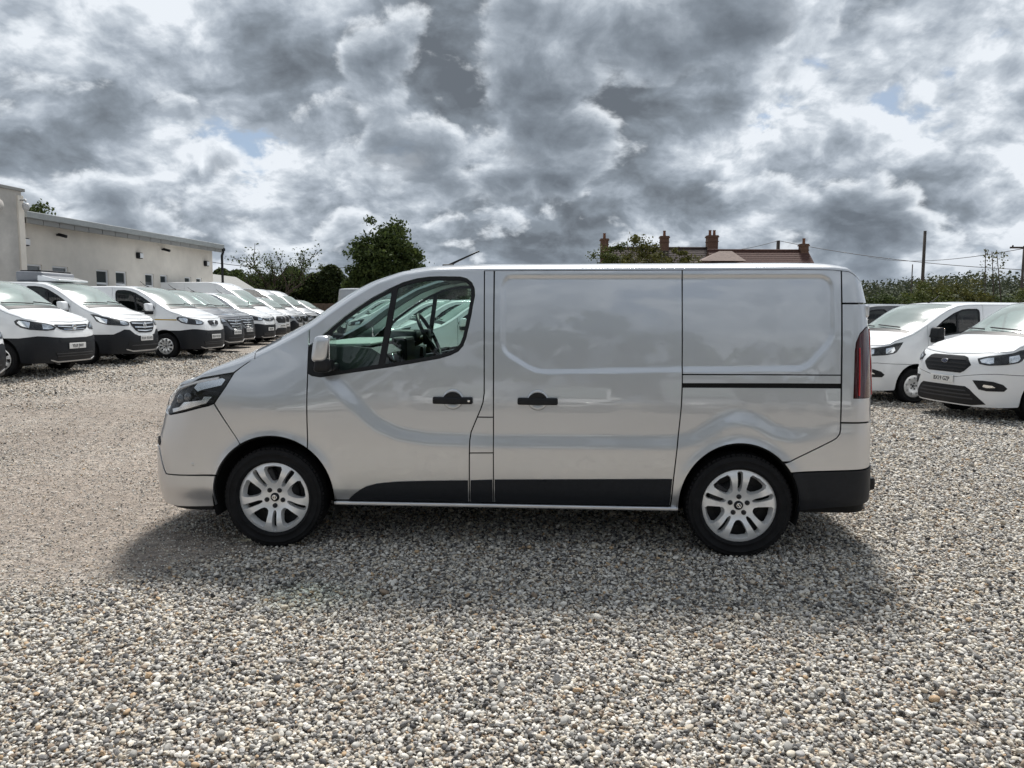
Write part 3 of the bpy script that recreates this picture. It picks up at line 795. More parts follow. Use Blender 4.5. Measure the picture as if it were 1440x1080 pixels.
    both('lamp_stripe', [(tl[5][0] + 0.03, 1.075), (tl[5][0] + 0.036, 1.38), (tl[5][0] + 0.044, 1.38), (tl[5][0] + 0.04, 1.075)], RED, off=0.009, gap=0, flange=0.004, h=0.03, parent=lamps)
    both('reversing_lamp', [(t0 + 0.075, 1.38), (t0 + 0.15, 1.38), (t0 + 0.15, 1.22), (t0 + 0.075, 1.22)], LENSW, off=0.012, gap=0, flange=0.005, h=0.03, parent=lamps)
    bump = both('rear_bumper', sq([(3.7135, 0.902), (3.713, 0.86), (3.708, 0.832), (3.69, 0.806), (3.662, 0.787), (3.50, 0.70), (3.40, 0.648)]) + sq(arc(*RA, 46, 33, 6)[1:]) + sq([(3.55, 0.585)]) + [(se, 0.618), (se, 0.902)], P_SILVER, h=0.03)
    both('bumper_cover', sq([(3.42, 0.577), (3.55, 0.585)]) + [(se, 0.618), (se, 0.40)] + sq([(3.70, 0.345), (3.462, 0.318)]) + sq(arc(*RA, -5, 30, 8)), CLAD, off=0.006, h=0.04)
    MB().box((4.02, 0, 0.44), (0.12, 1.30, 0.09), bev=0.02).build('rear_step', BLACK, root)
    for s_ in (-1, 1): MB().box((3.885, s_ * 0.825, 1.615), (0.05, 0.04, 0.08), bev=0.012).build('rear_door_hinge', P_SILVER, root)
    # rear doors
    for s_ in (-1, 1):
        m = MB(); patch(m, B, [(se, 0.62), (se, 1.735), (B.L - 0.002, 1.735), (B.L - 0.002, 0.62)], 0, side=s_, h=0.08); m.build('rear_door', P_SILVER, root)
    m = MB(); patch(m, B, [(se, 0.40), (se, 0.612), (B.L - 0.001, 0.612), (B.L - 0.001, 0.40)], 0.006, side=-1, gap=0, h=0.1); patch(m, B, [(se, 0.40), (se, 0.612), (B.L - 0.001, 0.612), (B.L - 0.001, 0.40)], 0.006, side=1, gap=0, h=0.1); m.build('rear_bumper_centre', CLAD, root)
    # --- black cladding along the doors
    both('door_cladding', sq([(0.512, 0.343), (0.53, 0.362), (0.56, 0.388), (0.60, 0.418), (0.64, 0.438), (0.70, 0.456), (0.758, 0.465), (0.85, 0.474), (1.045, 0.483), (1.322, 0.491), (1.320, 0.343)]), CLAD, off=0.008, gap=0, flange=0.012, h=0.04, parent=doors)
    both('sill_cladding', sq([(1.339, 0.492), (1.484, 0.498), (1.484, 0.343), (1.337, 0.343)]), CLAD, off=0.008, gap=0, flange=0.012, h=0.04, parent=sp)
    both('door_cladding', sq([(1.499, 0.499), (2.658, 0.522), (2.647, 0.343), (1.499, 0.343)]), CLAD, off=0.008, gap=0, flange=0.012, h=0.04, parent=sdoors)
    for side in (-1, 1):
        m = MB(); m.box((1.56, side * 0.925, 0.318), (2.29, 0.05, 0.026), bev=0.008); m.build('sill_strip', P_SILVER, root)
    # --- front bumper, nose and bonnet
    sb = lambda x, z: (float(B.sx(x, z)), z)
    hl_bot = [(-0.42, 0.97), (-0.60, 0.925), (-0.715, 0.900)]
    upper = sq([(-0.212, 0.722)]) + sq(arc(*FA, 122, 160, 12)) + sq([(-0.39, 0.502), (-0.763, 0.490), (-0.785, 0.525), (-0.815, 0.605), (-0.84, 0.664)]) + [(0.60, 0.668), (0.56, 0.90), (0.61, 0.925), (0.66, 0.924)] + sq([(-0.76, 0.900), (-0.715, 0.897), (-0.60, 0.922), (-0.42, 0.968), (-0.383, 0.983)])
    ub = both('bumper_corner', upper, P_SILVER, h=0.025, gap=0.0025)
    sc = float(B.sx(-0.765, 0.49))
    lower = sq([(-0.39, 0.495)]) + sq(arc(*FA, 161, 190, 10)) + sq([(-0.42, 0.275), (-0.72, 0.262)]) + [(0.0, 0.262), (0.0, 0.66)] + [(float(B.sx(-0.84, 0.66)), 0.66), (float(B.sx(-0.815, 0.60)), 0.60), (float(B.sx(-0.785, 0.52)), 0.52), (float(B.sx(-0.765, 0.488)), 0.488)]
    both('front_bumper', [(-0.0038 if abs(a) < 1e-9 else a, b) for a, b in lower], P_SILVER, off=0.004, h=0.03, gap=0.0025)
    centre = [(0.0, 0.668), (0.595, 0.672), (0.555, 0.90), (0.55, 0.95), (0.0, 0.96)]
    gr = both('grille', [(-0.0038 if abs(a) < 1e-9 else a, b) for a, b in centre], BLACK, off=-0.004, h=0.04)
    for z in (0.74, 0.81, 0.88):
        both('grille_bar', [(0.0, z), (0.54, z), (0.54, z + 0.018), (0.0, z + 0.018)], CHROME, off=0.006, gap=0, flange=0.01, h=0.05, parent=gr)
    both('fog_pocket', [(float(B.sx(-0.835, 0.675)), 0.675), (float(B.sx(-0.825, 0.70)), 0.70), (float(B.sx(-0.84, 0.735)), 0.735), (float(B.sx(-0.87, 0.73)), 0.73), (float(B.sx(-0.88, 0.69)), 0.69)], BLACK, off=0.005, gap=0, h=0.03, parent=ub)
    lip = MB()
    for side in (-1, 1): patch(lip, B, [(0.0, 0.262), (0.9, 0.262), (float(B.sx(-0.45)), 0.272), (float(B.sx(-0.45)), 0.235), (0.9, 0.232), (0, 0.232)], -0.03, side=side, gap=0, flange=0.03, h=0.06)
    lip.build('bumper_lip', BLACK, root)
    sn = MB(); q, nn = B.surf(np.array([-float(B.sx(-0.545, 0.57))]), np.array([0.572]), 0.0); 
    cx = q[0]; sn.lathe([(0.0, -0.002), (0.010, -0.0015), (0.0125, 0.0), (0.0125, 0.004)], 18, c=(cx[0], cx[1], cx[2])); sn.build('parking_sensor', P_SILVER, root)
    # headlight
    hl_poly = [(float(B.sx(-0.715, 0.902)), 0.902), (float(B.sx(-0.60, 0.925)), 0.927), (float(B.sx(-0.42, 0.97)), 0.972), (float(B.sx(-0.383, 0.99)), 0.99), (float(B.sx(-0.305, 1.097)), 1.097), (float(B.sx(-0.256, 1.187)), 1.187), (float(B.sx(-0.36, 1.168)), 1.17), (float(B.sx(-0.47, 1.148)), 1.150), (float(B.sx(-0.60, 1.12)), 1.118), (float(B.sx(-0.70, 1.09)), 1.085), (0.72, 1.035), (0.62, 0.99), (0.66, 0.93), (float(B.sx(-0.76, 0.905)), 0.905)]
    S = lambda x, z: (float(B.sx(x, z)), z)
    for side in (-1, 1):
        b = MB(); patch(b, B, hl_poly, -0.035, side=side, gap=-0.004, flange=0.0, h=0.03)
        o = b.build('headlight', BLACK, root)
        r = MB(); patch(r, B, [S(-0.70, 0.915), S(-0.58, 0.945), S(-0.44, 0.985), S(-0.40, 1.03), S(-0.455, 1.03), S(-0.47, 1.005), S(-0.60, 0.99), S(-0.64, 0.955), S(-0.71, 0.94)], -0.008, side=side, gap=0, flange=0.02, h=0.02); r.build('lower_reflector', REFL, o)
        r = MB(); patch(r, B, [S(-0.50, 1.065), S(-0.34, 1.108), S(-0.315, 1.145), S(-0.335, 1.155), S(-0.50, 1.125), S(-0.53, 1.09)], -0.012, side=side, gap=0, flange=0.02, h=0.02)
        r.build('indicator_reflector', REFL, o)
        r = MB(); patch(r, B, [S(-0.70, 1.068), S(-0.60, 1.096), S(-0.47, 1.13), S(-0.36, 1.150), S(-0.36, 1.162), S(-0.47, 1.144), S(-0.60, 1.11), S(-0.70, 1.082)], -0.006, side=side, gap=0, flange=0.015, h=0.02); r.build('light_strip', LENSW, o)
        for (x, z, rr) in ((-0.655, 1.015, 0.024), (-0.585, 1.03, 0.022)):
            q, nn = B.surf(np.array([side * float(B.sx(x, z))]), np.array([z]), -0.03)
            l = MB(); c = q[0]; n_ = nn[0]
            e1 = np.cross(n_, [0, 0, 1]); e1 /= np.linalg.norm(e1); e2 = np.cross(n_, e1)
            V = []; F = []
            for i, (ra, h_) in enumerate(((rr * 1.25, 0.0), (rr * 1.2, 0.014), (rr, 0.012), (rr * 0.8, 0.02), (rr * 0.4, 0.027), (0.001, 0.029))):
                for k in range(20):
                    a = 2 * math.pi * k / 20; V.append(c + e1 * math.cos(a) * ra + e2 * math.sin(a) * ra + n_ * h_)
            for i in range(5):
                for k in range(20): F.append((i * 20 + k, i * 20 + (k + 1) % 20, (i + 1) * 20 + (k + 1) % 20, (i + 1) * 20 + k))
            l.add(V, F); l.build('projector_lens', LENSD, o)
        c = MB(); patch(c, B, hl_poly, 0.002, side=side, gap=0.003, flange=0.03, h=0.03); c.build('lamp_cover', G_LAMP, o)
    # bonnet: lip over the lamps plus the top
    b = MB()
    lipp = [(0.0, 0.965), (0.55, 0.955), (0.61, 0.985), (0.71, 1.04), (float(B.sx(-0.70, 1.09)), 1.09), (float(B.sx(-0.60, 1.12)), 1.123), (float(B.sx(-0.47, 1.148)), 1.155), (float(B.sx(-0.36, 1.168)), 1.175), (float(B.sx(-0.258, 1.19)), 1.192), (float(B.sx(-0.20, 1.233)), 1.233), (float(B.sx(-0.14, 1.275)), 1.275)]
    lipp += [(s, float(B.zt(s)) + 0.004) for s in np.linspace(float(B.sx(-0.125)), 0.0, 30)]
    for side in (-1, 1): patch(b, B, lipp, 0.0, side=side, gap=0.002, flange=0.012, h=0.03)
    s_h = float(B.sx(-0.12)); cap(b, B, 0.0, s_h, -1, 1, 50, 50, 0.0, 0.012)
    b.build('bonnet', P_SILVER, root)
    c = MB(); cap(c, B, s_h + 0.006, float(B.sx(0.06)), -0.86, 0.86, 8, 24, -0.004, 0.02); c.build('cowl_panel', BLACK, root)
    sw0, sw1 = float(B.sx(0.065)), float(B.sx(0.93))
    wsn = MB(); cap(wsn, B, sw0, sw1, -0.885, 0.885, 26, 26, -0.004, 0.0); wsn.build('windscreen', G_HERO, root)
    for a, b_ in ((-1, -0.88), (0.88, 1)):
        ap = MB(); cap(ap, B, s_h + 0.006, sw1 + 0.02, a, b_, 40, 8, 0.0, 0.02); ap.build('windscreen_pillar', P_SILVER, root)
    rf = MB(); cap(rf, B, sw1 + 0.014, B.L - 0.003, -1, 1, 90, 40, 0.0, 0.012); rf.build('roof', P_SILVER, root)
    an = MB(); an.tube([(1.06, 0, 1.955), (1.20, 0, 2.02), (1.30, 0, 2.065)], [0.010, 0.007, 0.006], 8); an.box((1.06, 0, 1.95), (0.09, 0.05, 0.03), bev=0.01); an.build('roof_aerial', BLACK, root)
    # door handles
    for par, xc in ((doors, 1.222), (sdoors, 1.779)):
        for i, side in enumerate((-1, 1)):
            P0, N0 = B.surf(np.array([side * float(B.sx(xc))]), np.array([1.027]), 0.0); y = P0[0][1]
            dsh = MB(); prof = [(0.069, 0.001), (0.064, -0.010), (0.058, -0.012), (0.040, -0.005), (0.0, -0.002)]
            V = []; F = []
            for (r_, hh) in prof:
                for k in range(28):
                    a = 2 * math.pi * k / 28; V.append((xc + r_ * math.cos(a), y - side * hh, 1.027 + r_ * math.sin(a)))
            for i2 in range(4):
                for k in range(28): F.append((i2 * 28 + k, i2 * 28 + (k + 1) % 28, (i2 + 1) * 28 + (k + 1) % 28, (i2 + 1) * 28 + k))
            dsh.add(V, F); dd = dsh.build('handle_recess', P_SILVER, par[i]); fix_normals(dd.data)
            hd = MB(); hd.add(*rounded_block((xc, y + side * 0.026, 1.022), (0.262, 0.026, 0.046), 3, None, 0.012))
            cv = [(xc + 0.062 * math.cos(rad(a)), 1.030 + 0.045 * math.sin(rad(a)) * 1.05) for a in range(0, 181, 15)]
            hd.prism(cv, y + side * 0.010, y + side * 0.030, 'xz')
            ho = hd.build('door_handle', BLACK, par[i]); fix_normals(ho.data)
            if par is doors:
                k = MB(); k.lathe([(0, -0.001), (0.008, 0.0)], 14, c=(xc + 0.108, y + side * 0.040, 1.022)); k.build('key_lock', CHROME, ho)
    mirror_part(root, 0.385, -1.04, 1.322, -1, P_SILVER, 0.86); mirror_part(root, 0.385, 1.04, 1.322, 1, P_SILVER, 0.86)
    underbody(root, B, [FA, RA], 0.30)
    cabin(root, B, dz=0.07)
    for x, sp_ in ((0.0, 90 - 0), (3.098, 90 + 36)):
        wheel(root, (x, -0.945, 0.345), 0.345, 0.243, 'double5', spin=-sp_, out=-1)
        wheel(root, (x, 0.945, 0.345), 0.345, 0.243, 'double5', spin=20, out=1)
    root.location = (-1.552, 6.046, 0.0); root.rotation_euler = (0, 0, -0.0587)
    return root
hero = build_hero()
# ================================================================ parked vans
BARG = simple('bumper_bar_grey', (0.035, 0.037, 0.042), 0.5)
def std_front(B):
    return lambda y, z: (float(B.fy(y)), z)

def build_van(sp):
    """a parked van from its style sheet: same belt surface, fewer and larger panels"""
    B = Body(sp)
    B.crown = table(sp['crown'], 0.1); B.bow = table(sp['bow'], 0.1)
    root = empty('parked_van')
    P = sp['paint']; R = sp.get('R', 0.335); wb = sp['wb']
    FA = (0.0, R + 0.01, 0.40, 0.415); RA = (wb, R + 0.01, 0.39, 0.405)
    zb = 0.30; H = sp.get('h', 0.085)
    df, dr = sp['door']; xs = sp.get('slide', (dr + 0.06, dr + 1.28)); x1 = B.x1
    F = lambda y, z: (float(B.fy(y)), z)
    S = lambda x, z: (float(B.sx(x, z)), z)
    sq = lambda pts: SZ(B, pts)
    xb = sp['bumper_x']; zbt = sp['bumper_z']          # where the bumper meets the wing, its top there
    def both(name, poly, mat, off=0.0, holes=(), h=H, parent=None, gap=0.004, flange=0.014, hb=None):
        res = []
        for i, side in enumerate((-1, 1)):
            m = MB(); patch(m, B, poly, off, holes, side, gap, flange, h, hb)
            res.append(m.build(name, mat, parent[i] if parent else root))
        return res
    a1 = math.degrees(math.acos(min(1, df / FA[2])))
    ab = 180 - math.degrees(math.asin(min(0.98, max(0.0, (zbt - FA[1]) / FA[3]))))
    # wing and nose in body colour, one skin round the front with both wheel arches cut
    A = [(x, z) for x, z in arc(*FA, a1, ab, 18)]
    nose_top = [(s, float(B.zt(s))) for s in np.linspace(float(B.sx(df - 0.001)), 0.0, 34)]
    bt = sp['bumper_top']                               # bumper top line in (y, z) across the front
    mid = lambda q: [(-0.0038 if abs(a) < 1e-9 else a, b) for a, b in q]      # close the seam on the centre line
    wing = sq([(df, A[0][1])]) + sq(A[1:]) + sq([(xb, zbt)]) + [F(y, z) for y, z in bt[::-1]] + nose_top[::-1]
    wings = both('front_wing', mid(wing), P)
    # bumper
    lower = [F(y, z) for y, z in bt] + sq([(xb, zbt)]) + sq(arc(*FA, ab, 188, 8)) + sq([(-0.42, 0.26)]) + [F(0.6, 0.245), F(0.0, 0.245)]
    bmp = both('front_bumper', mid(lower), sp['bumper_mat'], off=0.006)
    for q in sp.get('intake', []):
        both('air_intake', [F(y, z) for y, z in q], BLACK, off=0.010, parent=bmp, gap=0, h=0.06)
    for z, y1_ in sp.get('intake_bars', []):
        both('intake_bar', [F(0, z), F(y1_, z), F(y1_, z + 0.02), F(0, z + 0.02)], BARG, off=0.018, parent=bmp, gap=0, h=0.1)
    if 'skid' in sp:
        both('bumper_trim', [F(y, z) for y, z in sp['skid']], P_LGREY, off=0.016, parent=bmp, gap=0, h=0.08)
    # grille
    g = both('grille', [F(y, z) for y, z in sp['grille']], BLACK, off=0.006, gap=0, h=0.06)
    for q in sp['bars']:
        both('grille_bar', [F(y, z) for y, z in q], sp.get('bar_mat', CHROME), off=0.018, gap=0, flange=0.012, h=0.08, parent=g)
    # badge
    zc, kind = sp['badge']; xbk = float(B.xN(zc)) - 0.03
    bd = MB()
    if kind == 'oval': bd.prism([(0.075 * math.cos(2 * math.pi * i / 24), zc + 0.036 * math.sin(2 * math.pi * i / 24)) for i in range(24)], xbk, xbk + 0.03, 'yz')
    elif kind == 'diamond':
        o = [(0, 0.085), (0.062, 0), (0, -0.085), (-0.062, 0)]
        for k in range(4):
            a = o[k]; b = o[(k + 1) % 4]; f = 0.62
            bd.prism([(a[0], zc + a[1]), (b[0], zc + b[1]), (b[0] * f, zc + b[1] * f), (a[0] * f, zc + a[1] * f)], xbk, xbk + 0.03, 'yz')
    elif kind == 'round':
        bd.lathe([(0.0, 0.0), (0.045, 0.0), (0.06, -0.006), (0.065, 0.0), (0.065, 0.02)], 20)
        V = bd.v[0]; bd.v[0] = np.stack([V[:, 1] + xbk, V[:, 0], V[:, 2] + zc], 1)
        bd.box((xbk - 0.004, 0, zc), (0.006, 0.10, 0.012)); 
    else:
        bd.prism([(-0.04, zc + 0.055), (0.02, zc + 0.06), (0.045, zc + 0.02), (0.02, zc - 0.07), (-0.03, zc - 0.05), (-0.01, zc)], xbk, xbk + 0.03, 'yz')
    b_ = bd.build('badge', CHROME, root); fix_normals(b_.data)
    if kind == 'oval':
        f_ = MB(); f_.prism([(0.062 * math.cos(2 * math.pi * i / 24), zc + 0.027 * math.sin(2 * math.pi * i / 24)) for i in range(24)], xbk - 0.003, xbk, 'yz'); q = f_.build('badge_field', simple('badge_blue', (0.01, 0.03, 0.12), 0.3, coat=1), b_); fix_normals(q.data)
        me = text_mesh('Ford', 0.05, 0.001); me.materials.append(CHROME); t = link('badge_lettering', me, b_); t.location = (xbk - 0.005, 0, zc); t.rotation_euler = (math.pi / 2, 0, -math.pi / 2)
    # lamps
    def pt(q): return F(q[1], q[2]) if q[0] == 'f' else S(q[1], q[2])
    for side in (-1, 1):
        lamp(root, B, [pt(q) for q in sp['lamp']], side, [[pt(q) for q in r] for r in sp['lamp_in']])
        if 'fog' in sp:
            m = MB(); patch(m, B, [pt(q) for q in sp['fog']], 0.012, side=side, gap=0, h=0.05); o = m.build('fog_pocket', BLACK, root)
            m = MB(); patch(m, B, [pt(q) for q in sp['fog_in']], 0.018, side=side, gap=0, h=0.05); m.build('fog_lamp', REFL, o)
    # door
    dlo = sp['dlo']
    door = sq([(df, A[0][1])]) + ztop(B, df, dr, 22) + sq([(dr, 1.0), (dr - 0.06, 0.75), (dr - 0.07, 0.34), (0.41, 0.34)]) + sq(arc(*FA, -2, a1, 10)[:-1])
    doors = both('front_door', door, P, holes=[sq(dlo)], hb=0.04)
    # split line of the glass
    xd = sp.get('split', None)
    both('window_surround', sq(dlo), BLACK, off=-0.004, holes=[inset(densify(sq(dlo), 0.03), 0.030).tolist()], gap=0, flange=0.01, parent=doors)
    both('door_glass', sq(dlo), G_DARK, off=-0.012, gap=0.01, flange=0, parent=doors)
    if xd:
        both('glass_divider', sq([(xd[0], xd[1]), (xd[0] + 0.045, xd[1]), (xd[2] + 0.045, xd[3]), (xd[2], xd[3])]), BLACK, off=-0.002, gap=0, flange=0.004, parent=doors)
    for i, side in enumerate((-1, 1)):
        zh = sp.get('handle_z', 1.02); P0, _ = B.surf(np.array([side * float(B.sx(dr - 0.18))]), np.array([zh]), 0.0)
        hd = MB(); hd.add(*rounded_block((dr - 0.18, P0[0][1] + side * 0.02, zh), (0.22, 0.026, 0.045), 2, None, 0.012)); hd.build('door_handle', BLACK, doors[i])
        if sp.get('rub', True):
            both_poly = sq([(df + 0.16, 0.50), (dr - 0.09, 0.50), (dr - 0.085, 0.60), (df + 0.18, 0.60)])
            m = MB(); patch(m, B, both_poly, 0.010, side=side, gap=0, h=0.1); m.build('rub_strip', CLAD, doors[i])
    # load sides in two panels with the rear arch
    both('side_door', ztop(B, dr, xs[1], 14) + sq([(xs[1], 1.0), (xs[1], 0.34), (dr - 0.07, 0.34), (dr - 0.06, 0.75), (dr, 1.0)]), P)
    qp = ztop(B, xs[1], x1 + 0.04, 14) + sq([(x1 + 0.04, 0.34)]) + [(float(B.sx(x)), z) for x, z in arc(*RA, -2, 182, 22)] + sq([(xs[1], 0.34)])
    both('rear_quarter', qp, P)
    for side in (-1, 1):
        m = MB(); s0 = float(B.sx(x1 + 0.04)); ss = np.linspace(s0, B.L - 0.001, 14)
        patch(m, B, [(s, float(B.zt(s))) for s in ss] + [(B.L - 0.001, 0.36), (s0, 0.36)], 0, side=side, h=0.15); m.build('rear_door', P, root)
    # bonnet, windscreen, roof
    xh = sp['bonnet_end']; xw0, xw1 = sp['screen']
    sh = float(B.sx(xh))
    b = MB(); cap(b, B, 0.0, sh, -1, 1, 36, 34, 0.0, 0.012); b.build('bonnet', P, root)
    c = MB(); cap(c, B, sh + 0.004, float(B.sx(xw0)), -0.88, 0.88, 6, 20, -0.004, 0.02); c.build('cowl_panel', BLACK, root)
    w = MB(); cap(w, B, float(B.sx(xw0)) + 0.004, float(B.sx(xw1)), -0.90, 0.90, 40, 30, -0.010, 0.0); w.build('windscreen', G_SCREEN, root)
    for a, e in ((-1, -0.895), (0.895, 1)):
        m = MB(); cap(m, B, sh + 0.004, float(B.sx(xw1)) + 0.01, a, e, 44, 9, 0.0, 0.02); m.build('windscreen_pillar', P, root)
    r = MB(); cap(r, B, float(B.sx(xw1)) + 0.006, B.L - 0.003, -1, 1, 60, 26, 0.0, 0.012); r.build('roof', P, root)
    # wipers
    for yc in (-0.55, 0.15):
        m = MB(); pts = []
        for k in range(6):
            wv = (yc + 0.62 * k / 5) / float(B.W * 0.92); sv = float(B.sx(xw0)) + 0.02 + 0.06 * (k / 5)
            q = cap_point(B, np.array([sv]), np.array([wv]))[0]; pts.append((q[0] - 0.008, q[1], q[2] + 0.022))
        m.tube(pts, 0.012, 5); m.build('wiper', BLACK, root)
    mx, mz = sp['mirror']
    for side in (-1, 1): mirror_part(root, mx, side * (float(B.wz(mz)) * 0.955 + 0.13), mz, side, sp.get('mirror_mat', P), sp.get('mirror_s', 1.05))
    if sp.get('aerial', True):
        an = MB(); q = cap_point(B, np.array([float(B.sx(xw1 + 0.12))]), np.array([0.0]))[0]
        an.tube([q, q + np.array([0.12, 0, 0.05]), q + np.array([0.24, 0, 0.15])], [0.014, 0.008, 0.006], 6); an.build('roof_aerial', BLACK, root)
    if 'plate' in sp: front_plate(root, B, sp['plate'][0], sp['plate'][1], sp['plate'][2] if len(sp['plate']) > 2 else 0.0)
    underbody(root, B, [FA, RA], zb, xbulk=dr + 0.06)
    cabin(root, B, False, xbulk=dr + 0.06, dz=sp.get('dash_dz', 0.0))
    for x in (0.0, wb):
        for side in (-1, 1):
            wheel(root, (x, side * (B.W - 0.03), R), R, R * 0.64, sp['rim'], spin=random.uniform(0, 72), out=side, matr=sp.get('rim_mat'))
    return root, B

def stylesheet(**k):
    d = dict(W=0.965, x0=-0.42, x1=3.72, xNr=-0.93, xTr=4.03, nN=2.9, nR=3.0, wb=3.1, paint=P_WHITE, bumper_mat=CLAD,
        xN=[(0.2, -0.87), (0.30, -0.91), (0.45, -0.93), (0.65, -0.93), (0.80, -0.91), (0.95, -0.875), (1.03, -0.83), (1.1, -0.74), (1.3, -0.55)],
        xT=[(0.3, 4.05), (0.9, 4.03), (1.65, 3.98), (1.9, 3.90)],
        wz=[(0.2, 0.92), (0.35, 0.945), (0.55, 0.965), (0.8, 0.97), (1.0, 0.96), (1.2, 0.94), (1.45, 0.915), (1.65, 0.885), (1.8, 0.86), (1.9, 0.845)],
        zt=[(('f', 0), 1.04), (('f', 0.5), 1.06), (-0.60, 1.11), (-0.42, 1.15), (-0.20, 1.21), (-0.05, 1.27), (0.12, 1.37), (0.25, 1.46), (0.40, 1.575), (0.534, 1.665), (0.708, 1.765), (0.887, 1.825), (1.085, 1.852), (1.4, 1.86), (3.5, 1.86), (3.74, 1.83), (3.87, 1.78), (4.03, 1.76)],
        crown=[(-1.0, 0.02), (-0.7, 0.04), (-0.3, 0.075), (0.0, 0.075), (0.3, 0.05), (0.7, 0.05), (1.0, 0.06), (1.4, 0.07), (3.9, 0.05)],
        bow=[(-1.0, 0.0), (-0.5, 0.03), (-0.1, 0.17), (0.1, 0.21), (0.6, 0.20), (1.0, 0.12), (1.5, 0.0), (3.9, 0.0)],
        door=(0.25, 1.42), bumper_x=-0.40, bumper_z=0.70, bumper_top=[(0, 0.70), (0.5, 0.71), (0.75, 0.72), (0.88, 0.72)],
        dlo=[(0.27, 1.33), (0.30, 1.385), (0.42, 1.49), (0.58, 1.60), (0.79, 1.72), (0.95, 1.775), (1.10, 1.795), (1.28, 1.795), (1.33, 1.76), (1.34, 1.69), (1.31, 1.44), (1.27, 1.36), (1.13, 1.31), (0.80, 1.25), (0.38, 1.19), (0.30, 1.22)],
        split=(0.80, 1.69, 0.72, 1.255),
        bonnet_end=-0.10, screen=(0.03, 0.90), mirror=(0.36, 1.30), rim='steel', aerial=True)
    d.update(k)
    return d

# --- style: wide slim grille, teardrop lamps, deep black bumper
ST_SLIM = dict(
    bumper_top=[(0, 0.735), (0.35, 0.735), (0.60, 0.755), (0.78, 0.775), (0.87, 0.78)], bumper_x=-0.415, bumper_z=0.74,
    grille=[(0, 1.000), (0.30, 1.000), (0.50, 1.005), (0.52, 0.985), (0.42, 0.915), (0.30, 0.885), (0.0, 0.875)],
    bars=[[(0.02, 0.955), (0.46, 0.975), (0.46, 0.957), (0.02, 0.935)], [(0.02, 0.905), (0.33, 0.915), (0.33, 0.905), (0.02, 0.893)]],
    badge=(0.945, 'round'), intake=[[(0, 0.47), (0.60, 0.47), (0.55, 0.33), (0, 0.33)], [(0, 0.70), (0.50, 0.70), (0.46, 0.655), (0, 0.655)]], intake_bars=[(0.37, 0.56), (0.42, 0.58)],
    skid=[(0, 0.285), (0.55, 0.285), (0.70, 0.325), (0.70, 0.305), (0.55, 0.262), (0, 0.262)],
    lamp=[('f', 0.50, 0.945), ('f', 0.56, 0.90), ('f', 0.72, 0.885), ('s', -0.62, 0.91), ('s', -0.46, 0.95), ('s', -0.36, 1.01), ('s', -0.33, 1.07), ('s', -0.38, 1.105), ('s', -0.47, 1.105), ('s', -0.58, 1.08), ('f', 0.70, 1.035), ('f', 0.55, 0.99)],
    lamp_in=[[('f', 0.56, 0.94), ('f', 0.66, 0.915), ('f', 0.78, 0.92), ('f', 0.77, 1.02), ('f', 0.62, 0.99)], [('s', -0.61, 0.94), ('s', -0.47, 0.985), ('s', -0.39, 1.04), ('s', -0.42, 1.08), ('s', -0.52, 1.075), ('s', -0.61, 1.05)]],
    plate=(0.575, None))
# --- style: small shield grille, same bumper
ST_SHIELD = dict(ST_SLIM, grille=[(0, 1.005), (0.22, 1.005), (0.30, 0.985), (0.27, 0.91), (0.18, 0.865), (0, 0.855)], bars=[[(0.0, 0.875), (0.16, 0.885), (0.16, 0.878), (0, 0.866)]], badge=(0.94, 'lion'))
# --- style: tall grille with three bright bars and a diamond
ST_TALL = dict(
    xNr=-0.99, xN=[(0.2, -0.93), (0.30, -0.97), (0.45, -0.99), (0.65, -0.99), (0.80, -0.965), (0.95, -0.93), (1.03, -0.86), (1.1, -0.76), (1.3, -0.55)],
    bumper_top=[(0, 0.655), (0.28, 0.655), (0.42, 0.70), (0.56, 0.80), (0.70, 0.81), (0.80, 0.76), (0.90, 0.70)], bumper_x=-0.41, bumper_z=0.695,
    grille=[(0, 1.0), (0.40, 1.0), (0.50, 0.98), (0.48, 0.90), (0.38, 0.79), (0.26, 0.735), (0, 0.725)],
    bars=[[(0.03, 0.955), (0.46, 0.965), (0.46, 0.94), (0.03, 0.925)], [(0.03, 0.865), (0.40, 0.875), (0.385, 0.852), (0.03, 0.838)], [(0.0, 0.785), (0.33, 0.80), (0.30, 0.778), (0.0, 0.76)]],
    badge=(0.90, 'diamond'), intake=[[(0, 0.52), (0.50, 0.52), (0.62, 0.58), (0.66, 0.45), (0.55, 0.36), (0, 0.36)]], intake_bars=[(0.43, 0.55)],
    skid=[(0, 0.325), (0.52, 0.325), (0.70, 0.37), (0.70, 0.345), (0.52, 0.295), (0, 0.295)],
    lamp=[('f', 0.52, 0.985), ('f', 0.55, 0.905), ('f', 0.70, 0.895), ('s', -0.62, 0.92), ('s', -0.46, 0.965), ('s', -0.38, 1.0), ('s', -0.30, 1.10), ('s', -0.22, 1.165), ('s', -0.36, 1.15), ('s', -0.5, 1.11), ('f', 0.78, 1.05), ('f', 0.60, 1.01)],
    lamp_in=[[('f', 0.57, 0.93), ('f', 0.68, 0.92), ('f', 0.76, 0.94), ('f', 0.74, 1.02), ('f', 0.62, 0.995)], [('s', -0.61, 0.945), ('s', -0.46, 0.99), ('s', -0.38, 1.05), ('s', -0.33, 1.11), ('s', -0.46, 1.085), ('s', -0.61, 1.04)]],
    plate=(0.60, None))
